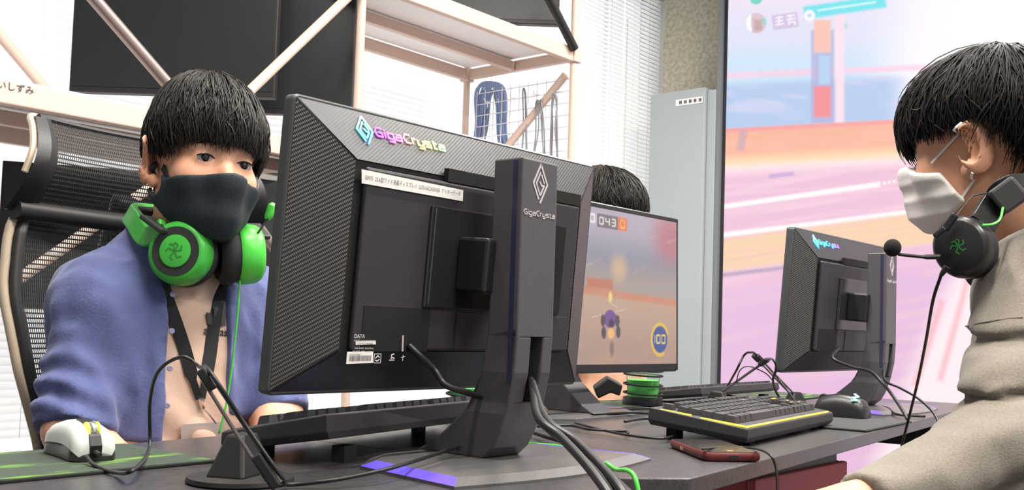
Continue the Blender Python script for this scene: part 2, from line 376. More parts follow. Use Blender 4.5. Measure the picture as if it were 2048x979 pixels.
# ================================================================ STEEL RACK AND WHAT STANDS ON IT
mat('rack_cream', srgb(206, 182, 168), .45); mat('rack_board', (.82, .79, .78), .6); mat('brace_grey', srgb(150, 135, 130), .35, .5); mat('black_steel', (.015, .015, .016), .45)
RX = [1.0, 2.156, 3.31]; RY0, RY1 = 2.5, 3.1; ZS, ZT, ZLO = 1.39, 1.995, .45
t = thing('storage_rack', 'cream steel pipe rack with shelves and diagonal braces before the blinds', 'rack', (2.156, 2.8, 0))
def clampjoint(mb, x, y, z): mb.box(x - .024, x + .024, y - .024, y + .024, z - .03, z + .03)
for x in RX:
    for y in (RY0, RY1):
        MB().tube([(x, y, 0), (x, y, 2.7)], .0145, 14).build('post', 'rack_cream', t, smooth=True)
def beam(a, b, w=.03, h=.05): MB().bar(a, b, w, h).build('beam', 'rack_cream', t, bevel=.004)
for z, bays in ((ZS, ((0, 1), (1, 2))), (ZT, ((1, 2),)), (ZLO, ((0, 1), (1, 2)))):
    for i, j in bays:
        xa, xb = RX[i] + .0151, RX[j] - .0151
        beam((xa, RY0, z), (xb, RY0, z), .028, .058); beam((xa, RY1, z), (xb, RY1, z), .028, .05)
        beam((xa, (RY0 + RY1) / 2 + .02, z - .002), (xb, (RY0 + RY1) / 2 + .02, z - .002), .03, .04)
        MB().box(xa, xb, RY0 + .0145, RY1 - .0145, z + .028, z + .04).build('shelf_board', 'rack_board', t, bevel=.003)
    for i in sorted({k for b_ in bays for k in b_}): beam((RX[i], RY0 + .0151, z), (RX[i], RY1 - .0151, z), .026, .045)
for x in RX:
    for y in (RY0, RY1):
        for z in ((ZS, ZT, ZLO) if x > 2 else (ZS, ZLO)):
            jm = MB(); clampjoint(jm, x, y, z); jm.build('corner_bracket', 'rack_cream', t, bevel=.004)
def brace(a, b, m, r=.014): MB().tube([a, b], r, 12).build('brace', m, t, smooth=True)
yf = RY0 - .03
def to_x(a, b, x): return a + (b - a) * ((x - a[0]) / (b[0] - a[0]))
brace(to_x(PY(190, 0, yf), PY(352, 187, yf), RX[0]), PY(358, 194, yf), 'brace_grey', .017); brace(PY(760, -67, yf), PY(470, 210, yf), 'rack_cream', .015)
brace(to_x(PY(-60, 0, RY1 + .03), PY(100, 190, RY1 + .03), RX[0]), PY(112, 204, RY1 + .03), 'rack_cream', .016)
brace(PY(440, 340, yf), PY(720, 750, yf), 'brace_grey', .016); brace(PY(348, 342, yf), to_x(PY(340, 348, yf), PY(120, 500, yf), RX[0]), 'rack_cream', .014)
brace(PX(1131, 150, 3.33), PX(940, 385, 3.33), 'rack_cream', .017)
brace(PY(1079, -40, yf), PY(1149, 98, yf), 'black_steel', .018)
tm, wv = text_mb('いしずみ', .022, frame_T(PY(-6, 174, RY0 - .0155), (1, 0, 0), (0, 0, 1)), .0003); tm.build('beam_lettering', 'ink', t)
# dark displays stored on the shelves
mat('screen_off', (.012, .014, .015), .38, noise=(900, .5)); mat('bezel_black', (.012, .012, .013), .45)
def stored_screen(name, label, bl, br, height, zf, foot=True):
    """flat display standing on shelf height zf; bl, br bottom corners of its front"""
    bl, br = Vector(bl), Vector(br); zb = (bl.z + br.z) / 2; bl.z = br.z = zb; xd = (br - bl).normalized(); wd = (br - bl).length; back = Vector((-xd.y, xd.x, 0)); mid = (bl + br) / 2
    t = thing(name, label, 'monitor', (mid.x, mid.y, zf), group='dark displays stored on the steel rack'); T = frame_T(bl, xd, (0, 0, 1))
    def B(x0, x1, z0, z1, d0, d1):    # d: distance behind the front
        mb = MB(); mb.T = T; mb.box(x0, x1, z0, z1, -d1, -d0); return mb
    B(0, wd, 0, height, .002, .04).build('housing', 'bezel_black', t, bevel=.003)
    B(.012, wd - .012, .018, height - .012, 0, .0015).build('screen', 'screen_off', t)
    if foot:
        B(wd / 2 - .05, wd / 2 + .05, zf - zb + .012, .1, .041, .065).build('stand_neck', 'bezel_black', t, bevel=.003)
        B(wd / 2 - .13, wd / 2 + .13, zf - zb, zf - zb + .012, -.06, .14).build('stand_base', 'bezel_black', t, bevel=.004)
ZSB = ZS + .0405
stored_screen('display', 'large switched-off display on the rack shelf, crossed by a diagonal brace', PD(137, 180, 3.16), PD(548, 197, 3.16), .62, ZSB)
stored_screen('display', 'second dark display on the rack shelf, half hidden by a larger one', PD(490, 226, 3.42), PD(703, 230, 3.42), .44, ZSB)
p0, p1 = PY(5, 320, 2.98), PY(575, 357, 2.56); p0[2] -= .42; p1[2] = p0[2]; ZT3 = p0[2] + .4215
stored_screen('display', 'wide dark display on the lower rack shelf behind the mesh chair', p0, p1, .42, ZLO + .0405)
stored_screen('display', 'black display on the topmost rack shelf under the ceiling', PD(850, 42, 4.25), PD(1118, 48, 4.25), .42, ZT + .0405)
mat('cloth_grey', srgb(205, 205, 200), .9, bump=(40, .5))
mb = MB(); c0 = PY(530, 338, 2.66)
loops = []
for k in range(9):
    a = k / 8; x = c0[0] - .22 + .5 * a; hh = .028 + .012 * math.sin(a * 11)
    loops.append([(x, 2.6 + .28 * j / 6, ZT3 + .012 + hh * math.sin(math.pi * min(max(j / 6, 0), 1)) + .006 * math.sin(5 * a + j * 2)) for j in range(7)] + [(x, 2.6 + .28 * j / 6, ZT3) for j in range(6, -1, -1)])
# a folded sheet lies on the wide display's top edge support
sheet = MB().loft(loops).build('folded_sheet', 'cloth_grey', smooth=True, angle=60); tag(sheet, 'pale grey folded sheet laid over the wide dark display on the rack', 'sheet')
# ---------------------------------------------------------------- wire grid with hung cables
mat('wire_white', (.8, .8, .82), .35); mat('cable_blue', srgb(140, 160, 200), .6); mat('cable_black', (.012, .012, .013), .42); mat('cable_grey', (.25, .26, .28), .5)
GX = 3.36
t = thing('wire_grid', 'white wire grid panel hung on the end of the steel rack', 'grid', (GX, 2.8, 1.2))
g = MB()
for k in range(12): g.tube([(GX, 2.53 + k * .05, 1.2), (GX, 2.53 + k * .05, 1.93)], .0022, 6)
for k in range(15): g.tube([(GX, 2.53, 1.21 + k * .0505), (GX, 3.08, 1.21 + k * .0505)], .0022, 6)
g.build('grid_wires', 'wire_white', t, smooth=True)
hk = MB()
for y in (2.6, 2.72, 2.85, 3.0): hk.tube([(GX - .002, y, 1.87), (GX - .03, y, 1.865), (GX - .04, y, 1.88)], .003, 6)
hk.build('hooks', 'wire_white', t, smooth=True)
def hung(px0, px1, py0, py1, x, m, n, label, r=.004):
    mb = MB()
    for k in range(n):
        a = PX(px0 + (px1 - px0) * (.12 * RNG.random()), py1 - 6 * RNG.random(), x + .016 * RNG.random()); b = PX(px1 - (px1 - px0) * (.25 * RNG.random()), py1 - 6 * RNG.random(), x + .016 * RNG.random())
        c = PX(px0 + (px1 - px0) * (.1 + .5 * RNG.random()), py0 + 8 * RNG.random(), x - .02); d = PX(px0 + (px1 - px0) * (.6 + .3 * RNG.random()), py0 + 8 * RNG.random() + 6, x - .02)
        mb.tube(spline([a, (a + c) / 2 + RNG.normal(size=3) * .006, c, d, (b + d) / 2 + RNG.normal(size=3) * .006, b], 6, True), r, 6, closed=True)
    o = mb.build('cable_bundle', m, smooth=True, angle=0); tag(o, label, 'cable', 'cables hung on the wire grid')
hung(946, 1018, 170, 345, GX + .03, 'cable_blue', 26, 'thick bundle of blue cables hung on the white wire grid')
hung(948, 1010, 185, 330, GX + .05, 'cable_grey', 5, 'grey cables looped among the blue bundle on the wire grid', .0035)
hung(1041, 1054, 180, 330, GX - .03, 'cable_grey', 2, 'thin grey cable hung behind the slanting rack brace', .003)
hung(1066, 1088, 200, 330, GX - .03, 'cable_grey', 3, 'pair of grey cables hung beside the slanting rack brace', .003)
hung(1102, 1116, 190, 330, GX - .03, 'cable_grey', 3, 'grey cable loop hung nearest the rack front post', .0035)
# ================================================================ DESKS
ZD = .705
mat('desk_top', (.05, .047, .05), .33, noise=(120, .25), bump=(300, .15)); mat('desk_edge', (.03, .028, .03), .45); mat('desk_leg', (.02, .02, .022), .45)
dth = math.radians(6.2); dx = np.array([math.cos(dth), math.sin(dth), 0]); dy = np.array([-math.sin(dth), math.cos(dth), 0])
cB = PZ(1381, 956, ZD); cA = PZ(1256, 976, ZD); nt_ = PZ(1239, 955, ZD); fA = PZ(602, 856, ZD)
dep = float((fA - cB) @ dy)
def dp(base, a, b): return base + dx * a + dy * b
sA = dp(cB, -.055, 0)   # seam between the tables
def desk(name, label, pts, legs):
    c = np.mean(pts, 0); t = thing(name, label, 'desk', (c[0], c[1], 0), group='black desks pushed together')
    MB().prism([(p[0], p[1]) for p in pts], ZD - .021, ZD).build('desktop', 'desk_top', t, bevel=.0015)
    for p in legs: MB().box(p[0] - .025, p[0] + .025, p[1] - .025, p[1] + .025, 0, ZD - .0215).build('leg', 'desk_leg', t, bevel=.003)
    for i, j in ((0, 1), (2, 3)):
        a, b = legs[i], legs[j]; MB().bar((a[0], a[1], ZD - .06), (b[0], b[1], ZD - .06), .03, .06).build('apron_rail', 'desk_leg', t)
nearA = [dp(cB, -1.75, 0), dp(cB, -.135, 0), nt_, dp(cB, -.0565, dep), dp(cB, -1.75, dep)]
desk('desk', 'black desk carrying the large monitor, under the boy with green headphones', nearA, [dp(cB, -1.65, .08), dp(cB, -1.65, dep - .08), dp(cB, -.2, .1), dp(cB, -.2, dep - .08)])
Rend = 1.83
nearB = [cB, dp(cB, Rend, 0), dp(cB, Rend, dep), dp(cB, -.0555, dep), nt_ + dx * .001]
desk('desk', 'black desk with cut corner carrying the yellow-lit keyboard and phone', nearB, [dp(cB, .12, .1), dp(cB, .12, dep - .08), dp(cB, Rend - .3, .06), dp(cB, Rend - .3, dep - .08)])
# ---------------------------------------------------------------- stroke lettering and emblem
GL = {'G': (1.05, [[(1, 1), (.32, 1), (0, .5), (.32, 0), (1, 0), (1, .48), (.5, .48)]]), 'i': (.2, [[(0.08, 0), (.08, .66)], [(.08, .84), (.08, 1)]]),
      'g': (.85, [[(.8, 0), (0, 0), (0, .66), (.8, .66), (.8, -.34), (.08, -.34)]]), 'a': (.85, [[(.05, .66), (.8, .66), (.8, 0), (0, 0), (0, .36), (.8, .36)]]),
      'C': (1.0, [[(1, 1), (.32, 1), (0, .5), (.32, 0), (1, 0)]]), 'r': (.55, [[(0, 0), (0, .66), (.5, .66)]]), 'y': (.85, [[(0, .66), (0, 0), (.8, 0)], [(.8, .66), (.8, -.34), (.08, -.34)]]),
      's': (.85, [[(.8, .66), (0, .66), (0, .34), (.8, .34), (.8, 0), (0, 0)]]), 't': (.7, [[(.2, .95), (.2, 0), (.65, 0)], [(0, .66), (.6, .66)]])}
def stroke(mb, pts, th, ext):
    """polyline of thickness th in the xy plane, extruded to z=ext"""
    P = [np.array(p, float) for p in pts]
    for i in range(len(P) - 1):
        d = P[i + 1] - P[i]; L = np.linalg.norm(d); d = d / L; n = np.array([-d[1], d[0]]) * th / 2
        e0 = th / 2 if i > 0 else 0; e1 = th / 2 * .98 if i < len(P) - 2 else 0
        a, b = P[i] - d * e0 * .6, P[i + 1] + d * e1 * .6
        q = [a - n, b - n, b + n, a + n]; z1 = ext + .00002 * i
        mb.add([(p[0], p[1], 0) for p in q] + [(p[0], p[1], z1) for p in q], [(3, 2, 1, 0), (4, 5, 6, 7), (0, 1, 5, 4), (1, 2, 6, 5), (2, 3, 7, 6), (3, 0, 4, 7)])
def word(txt, width, T, ext=.0006, th=.19, gap=.28):
    tot = sum(GL[c][0] for c in txt) + gap * (len(txt) - 1); s = width / tot; mb = MB(); mb.T = T; x = 0
    for c in txt:
        w_, st = GL[c]
        for pl in st: stroke(mb, [((x + p[0]) * s, p[1] * s) for p in pl], th * s, ext)
        x += w_ + gap
    return mb
def emblem(w, h, T, ext=.0006):
    mb = MB(); mb.T = T
    def st(pts, th): stroke(mb, [(p[0] * w, p[1] * h) for p in pts], th * w, ext)
    st([(0, .5), (-.5, 0), (-.1, -.4)], .10); st([(0, .5), (.5, 0), (0, -.5)], .10)
    st([(0, .3), (-.3, 0), (0, -.3)], .08); st([(.06, .24), (.28, .02)], .08); st([(-.04, .06), (.08, -.04), (.26, -.04), (.02, -.28)], .09)
    return mb
def rainbow(name, stops, axis=0, strength=2.2, lo=0., hi=1.):
    m = bpy.data.materials.new(name); m.use_nodes = True; nt = m.node_tree; b = nt.nodes['Principled BSDF']; b.inputs['Base Color'].default_value = (.02, .02, .02, 1)
    tc = nt.nodes.new('ShaderNodeTexCoord'); sp = nt.nodes.new('ShaderNodeSeparateXYZ'); nt.links.new(tc.outputs['Object'], sp.inputs[0])
    mr = nt.nodes.new('ShaderNodeMapRange'); mr.inputs['From Min'].default_value = lo; mr.inputs['From Max'].default_value = hi; nt.links.new(sp.outputs[axis], mr.inputs[0])
    cr = nt.nodes.new('ShaderNodeValToRGB'); el = cr.color_ramp.elements
    while len(el) < len(stops): el.new(.5)
    for i, (p, c) in enumerate(stops): el[i].position = p; el[i].color = (*c, 1)
    nt.links.new(mr.outputs[0], cr.inputs[0]); nt.links.new(cr.outputs[0], b.inputs['Emission Color']); b.inputs['Emission Strength'].default_value = strength
    MATS[name] = m
# ================================================================ GAMING MONITORS
carbon_mat('carbon_side', 75, math.radians(33), (.012, .011, .012), (.075, .068, .06)); carbon_mat('carbon_top', 95, math.radians(35), (.013, .013, .015), (.019, .018, .022), .42, .12)
mat('mon_black', (.014, .014, .016), .4, noise=(500, .25)); mat('mon_plate', (.028, .026, .032), .5, noise=(700, .35), stretch=(1, 1, 6)); mat('mon_channel', (.004, .004, .004), .7)
mat('mon_rim', (.05, .056, .058), .38); mat('stand_grey', (.075, .07, .078), .45, noise=(800, .3)); mat('base_grey', (.10, .095, .095), .3, noise=(400, .2)); mat('base_reflection', srgb(105, 85, 225), .25)
mat('highlight_blue', (.03, .028, .07), .3); mat('mon_gloss', (.02, .019, .021), .16); mat('mark_silver', (.62, .58, .62), .35, .3); mat('screen_lit', (.02, .02, .02), .4, emis=(.75, .8, .95), estr=.9)
TILT = math.radians(4.3); PC = .241   # panel centre above desk
rainbow('emblem_glow', [(0, srgb(60, 120, 255)), (.35, srgb(90, 230, 250)), (1, srgb(190, 255, 250))], 2, 2.0, PC + .113, PC + .158)
rainbow('letter_glow', [(0, srgb(150, 60, 250)), (.2, srgb(250, 90, 240)), (.4, srgb(255, 120, 170)), (.55, srgb(255, 190, 120)), (.72, srgb(255, 250, 130)), (1, srgb(150, 255, 140))], 0, 2.6, -.166, -.054)
rainbow('letter_glow_cool', [(0, srgb(90, 255, 230)), (.5, srgb(70, 200, 255)), (1, srgb(170, 90, 255))], 0, 2.0, -.166, -.054)
def gaming_monitor(name, label, loc, rotz, letters='letter_glow', lit=True, tilt=TILT):
    t = thing(name, label, 'monitor', loc, rotz, 'carbon-backed gaming monitors on the desks')
    TP = Matrix.Translation((0, 0, PC)) @ Matrix.Rotation(tilt, 4, 'X')
    A, B = .2715, .159
    def mb(): q = MB(); q.T = TP; return q
    def rrect(a, b, r, y, n=5):
        out = []
        for cx_, cz_, s0 in ((a - r, b - r, 0), (-a + r, b - r, 90), (-a + r, -b + r, 180), (a - r, -b + r, 270)):
            for k in range(n): th = math.radians(s0 + 90 * k / (n - 1)); out.append((cx_ + r * math.cos(th), y, cz_ + r * math.sin(th)))
        return out
    mb().loft([rrect(A - .002, B - .002, .007, .0), rrect(A, B, .008, .002), rrect(A, B, .008, .014), rrect(A - .002, B - .002, .007, .016)]).build('rim', 'mon_rim', t, local=True, smooth=True, angle=30)
    mb().box(-A + .008, A - .008, .0162, .0168, -B + .016, B - .01).build('screen', 'screen_lit' if lit else 'screen_off', t, local=True)
    bez = mb(); y0, y1 = .0162, .0175
    for bx in ((-A + .003, -A + .0078, -B + .003, B - .003), (A - .0078, A - .003, -B + .003, B - .003), (-A + .003, A - .003, -B + .003, -B + .0158), (-A + .003, A - .003, B - .0098, B - .003)): bez.box(bx[0], bx[1], y0, y1, bx[2], bx[3])
    bez.build('bezel', 'mon_black', t, local=True)
    mb().box(A - .05, A - .046, .0176, .018, -B + .006, -B + .009).build('power_led', mat('led_blue', (.1, .1, .3), .4, emis=(.2, .3, 1), estr=3), t, local=True)
    SD, TPH, BT, DP = .067, .06, .05, .03
    o_ = [(-A + .004, -B + .004), (A - .004, -B + .004), (A - .004, B - .004), (-A + .004, B - .004)]
    i_ = [(-A + SD, -B + BT), (A - SD, -B + BT), (A - SD, B - TPH), (-A + SD, B - TPH)]
    for k, (nm, m) in enumerate((('back_facet', 'carbon_top'), ('back_facet', 'carbon_side'), ('back_facet', 'carbon_top'), ('back_facet', 'carbon_side'))):
        a0, a1 = o_[k], o_[(k + 1) % 4]; b0, b1 = i_[k], i_[(k + 1) % 4]
        g_ = .0022   # mitre gap
        d0 = np.array(a1) - np.array(a0); d0 = d0 / np.linalg.norm(d0) * g_
        q = [(a0[0] + d0[0], -.0005, a0[1] + d0[1]), (a1[0] - d0[0], -.0005, a1[1] - d0[1]), (b1[0] - d0[0], -DP, b1[1] - d0[1]), (b0[0] + d0[0], -DP, b0[1] + d0[1])]
        m_ = mb(); m_.add(q + [(p[0], 0.0, p[2]) for p in q], [(0, 1, 2, 3), (7, 6, 5, 4), (0, 4, 5, 1), (1, 5, 6, 2), (2, 6, 7, 3), (3, 7, 4, 0)]); m_.build(nm, m, t, local=True)
    ch = mb(); ch.add([(*p, 0)[:1] + (-.0004,) + (p[1],) for p in o_] + [(p[0], -DP + .0015, p[1]) for p in i_], [(0, 1, 5, 4), (1, 2, 6, 5), (2, 3, 7, 6), (3, 0, 4, 7), (4, 5, 6, 7)]); ch.build('shell_seams', 'mon_channel', t, local=True)
    x0, x1, z0, z1 = -A + SD + .012, A - SD - .01, -B + BT + .002, B - TPH - .007
    mb().box(x0, x1, -DP - .007, -DP + .001, z0, z1).build('back_plate', 'mon_plate', t, local=True, bevel=.003)
    mb().box(x0 + .125, x1, -DP - .0068, -DP + .001, z1 + .0005, z1 + .016).build('vent_step', 'mon_channel', t, local=True)
    pr = mb().box(x0 + .012, x0 + .115, -DP - .0078, -DP - .0068, z0 - .001, z0 + .05).build('port_recess', 'mon_channel', t, local=True, bevel=.004)
    mb().box(x0 + .1, x1 - .03, -DP - .0105, -DP - .0072, z0 + .05, z1 - .03).build('mount_plate', 'mon_gloss', t, local=True, bevel=.002)
    mb().box(x0 + .105, x0 + .107, -DP - .0112, -DP - .0106, z0 + .055, z1 - .033).build('plate_line', 'mark_silver' if 0 else 'mon_rim', t, local=True)
    mb().box(x0 + .16, x1 - .012, -DP - .0082, -DP - .0072, z0 + .002, z0 + .047).build('lower_cover', 'mon_plate', t, local=True, bevel=.002)
    mb().box(-.045, .045, -.088, -DP - .0106, -.035, .03).build('mount_bracket', 'mon_black', t, local=True, bevel=.004)
    # lit logo on the top facet
    nz = Vector((0, -(TPH - .004), -(DP))).normalized()
    fo = TP @ Vector((0, -DP / 2 - .0012, B - .004 - (TPH - .004) / 2)); xdir = (TP.to_3x3() @ Vector((1, 0, 0))); ydir = TP.to_3x3() @ Vector((0, DP, TPH - .004))
    def lt(x, y): T = frame_T(fo, xdir, ydir); return T @ Matrix.Translation((x, y, 0))
    emblem(.023, .036, lt(-.181, .008), .0008).build('lit_emblem', 'emblem_glow', t, local=True)
    word('GigaCrysta', .112, lt(-.166, .004), .0008).build('lit_lettering', letters, t, local=True)
    # stand
    prof = [(.359, -.126, -.082), (.16, -.126, -.08), (.152, -.126, -.0795), (.11, -.1235, -.072), (.075, -.116, -.055), (.062, -.112, -.046), (.04, -.104, -.02), (.022, -.094, .004), (.0085, -.078, .03)]
    col = MB(); cut = (.152, .075)
    def seg(xa, xb, ps): col.loft([[(xa, p[1], p[0]), (xb, p[1], p[0]), (xb, p[2], p[0]), (xa, p[2], p[0])] for p in ps])
    seg(-.030, .0365, prof[:3]); seg(-.030, -.004, prof[2:5]); seg(.018, .0365, prof[2:5]); seg(-.030, .0365, prof[4:])
    sc = col.build('stand_column', 'stand_grey', t, local=True, bevel=.0025)
    MB().box(-.0303, -.0301, -.119, -.112, .1, .355).build('column_highlight', 'highlight_blue', sc, local=True)  # thin dark blue strip: highlight along the side edge, painted as colour
    emblem(.026, .046, frame_T((.003, -.1262, .331), (1, 0, 0), (0, 0, 1)), .0003).build('column_emblem', 'mark_silver', sc, local=True)
    word('GigaCrysta', .058, frame_T((-.026, -.1262, .293), (1, 0, 0), (0, 0, 1)), .0003).build('column_lettering', 'mark_silver', sc, local=True)
    outl = [(-.158, -.012), (-.18, -.176)] + [(-.18 + .36 * k / 10, -.176 - .026 * math.sin(math.pi * k / 10)) for k in range(1, 10)] + [(.18, -.176), (.158, -.012), (.1, .035), (-.1, .035)]
    inn = [(p[0] * .9, -.075 + (p[1] + .075) * .86) for p in outl]
    bs = MB().loft([[(p[0], p[1], 0) for p in outl], [(p[0], p[1], .003) for p in outl], [(p[0], p[1], .009) for p in inn]]).build('stand_base', 'base_grey', t, local=True)
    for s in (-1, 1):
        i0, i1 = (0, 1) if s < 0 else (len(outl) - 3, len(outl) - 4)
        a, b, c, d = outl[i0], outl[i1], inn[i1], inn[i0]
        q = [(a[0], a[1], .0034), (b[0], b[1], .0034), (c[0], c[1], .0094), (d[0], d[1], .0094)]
        MB().add(q + [(p[0] - s * .001, p[1], p[2] - .0006) for p in q], [(0, 1, 2, 3), (7, 6, 5, 4), (0, 4, 5, 1), (1, 5, 6, 2), (2, 6, 7, 3), (3, 7, 4, 0)]).build('base_reflection', 'base_reflection', bs, local=True)  # purple strips: reflection on the glossy chamfers, put into the colour
    return t, TP, (x0, x1, z0, z1, DP)
mon1, TP, (x0, x1, z0, z1, DP) = gaming_monitor('gaming_monitor', 'large carbon-backed monitor with asset sticker and glowing logo, before the boy in blue shirt', (.9215, .868, ZD), 0)
# stickers and print on the large monitor's back
def backT(px, py):   # point on the back plate seen at a pixel of the photograph
    o = np.array([.9215, .868, ZD]); n = np.array(TP.to_3x3() @ Vector((0, -1, 0))); p0 = np.array(TP @ Vector((0, -DP - .0083, 0))) + o
    d = ray(px, py); k = ((p0 - CAM) @ n) / (d @ n); return CAM + d * k
xax = TP.to_3x3() @ Vector((1, 0, 0)); zax = TP.to_3x3() @ Vector((0, 0, 1))
def sticker(pxs, m, name, parent, ext=.0005):
    P = [Vector(backT(*p)) for p in pxs]; n = xax.cross(zax); n = n if n.y < 0 else -n
    q = [p + n * ext for p in P]
    return MB().add([tuple(p) for p in P] + [tuple(p) for p in q], [(3, 2, 1, 0), (4, 5, 6, 7), (0, 1, 5, 4), (1, 2, 6, 5), (2, 3, 7, 6), (3, 0, 4, 7)]).build(name, m, parent)
mat('sticker', (.8, .78, .74), .5); mat('print_white', (.7, .7, .7), .6); mat('ink_grey', (.18, .16, .15), .6)
st = sticker([(723, 366), (925, 402), (926, 380), (723, 338)], 'sticker', 'asset_sticker', mon1)
def backtext(txt, px0, py0, px1, size, m, nm, parent, lift=.0009):
    a = Vector(backT(px0, py0)); n = xax.cross(zax); n = n if n.y < 0 else -n
    T = frame_T(a + n * lift, xax, zax); mb_, w_ = text_mb(txt, size, T)
    want = (Vector(backT(px1, py0 + (px1 - px0) * .2)) - a).dot(xax)
    if w_ > 0:
        T = T @ Matrix.Diagonal((want / w_, 1, 1, 1)); mb_, w_ = text_mb(txt, size, T)
    return mb_.build(nm, m, parent)
backtext('E0975  23.6型ワイド液晶ディスプレイ  LCD-GC242HXB  アイオーデータ', 729, 358, 919, .0062, 'ink_grey', 'sticker_print', st)
backtext('DATA', 707, 675, 728, .0062, 'print_white', 'maker_print', mon1)
backtext('MODEL LCD-GC242HXB', 707, 682, 748, .0026, 'print_white', 'maker_print', mon1)
s2 = sticker([(711, 689), (751, 688), (751, 681), (711, 682)], 'sticker', 'serial_sticker', mon1)
backtext('G0W0270048A', 714, 688, 745, .0028, 'ink_grey', 'sticker_print', s2)
backtext('100-240V 50/60Hz', 707, 697, 745, .0024, 'print_white', 'maker_print', mon1); backtext('DC OUT  40W', 704, 703, 728, .0022, 'print_white', 'maker_print', mon1)
s3 = sticker([(692, 727), (745, 725), (746, 702), (694, 703)], 'sticker', 'barcode_sticker', mon1)
backtext('G0W0270048A', 697, 710, 720, .0026, 'ink_grey', 'sticker_print', s3)
bm_ = MB(); r_ = random.Random(3); x = 697
a = Vector(backT(697, 722)); b = Vector(backT(741, 721)); nn = xax.cross(zax); nn = nn if nn.y < 0 else -nn
k = 0.
while k < 1:
    w_ = r_.choice((.008, .014, .02)); p = a.lerp(b, k) + nn * .0007; q = a.lerp(b, min(k + w_, 1)) + nn * .0007
    bm_.add([tuple(p), tuple(q), tuple(q + zax * .0062), tuple(p + zax * .0062)], [(0, 1, 2, 3)]); k += w_ + r_.choice((.008, .012, .018))
bm_.build('barcode_bars', 'ink_grey', s3)
ic = MB()
for i, (px, py) in enumerate(((754, 716), (783, 714), (805, 714))):
    c = Vector(backT(px, py)) + nn * .0007; T = frame_T(c, xax, zax); ic.T = T
    if i == 0:
        for s_ in ((-1, -1, 1, -1), (1, -1, 1, 1), (1, 1, -1, 1), (-1, 1, -1, -1)): stroke(ic, [(s_[0] * .005, s_[1] * .005), (s_[2] * .005, s_[3] * .005)], .0007, .0001)
        stroke(ic, [(-.003, 0), (0, .003), (.003, .001)], .0012, .0001); stroke(ic, [(-.003, -.002), (0, -.003), (.003, -.001)], .0012, .0001)
    elif i == 1: stroke(ic, [(-.004, -.003), (.004, -.003)], .0008, .0001); stroke(ic, [(-.001, -.002), (-.001, .003), (.003, .004)], .0012, .0001); stroke(ic, [(.0, 0), (.004, -.001)], .0012, .0001)
    else: stroke(ic, [(0, -.004), (0, .003)], .0009, .0001); stroke(ic, [(-.003, .0), (.003, .001)], .0007, .0001)
ic.build('approval_marks', 'ink_grey' if 0 else 'print_white', mon1)
cab = sticker([(803, 702), (806, 702), (807, 670), (804, 670)], 'mark_silver', 'port_clip', mon1)
mon2, _, _ = gaming_monitor('gaming_monitor', 'carbon-backed monitor with cyan logo, standing before the pink led wall', (2.338, .962, ZD), 0, 'letter_glow_cool')
mon3, TP3, _ = gaming_monitor('gaming_monitor', 'monitor turned to show its racing game picture, beside the grey panel', (1.562, 1.112, ZD), math.pi, lit=False, tilt=math.radians(1.5))
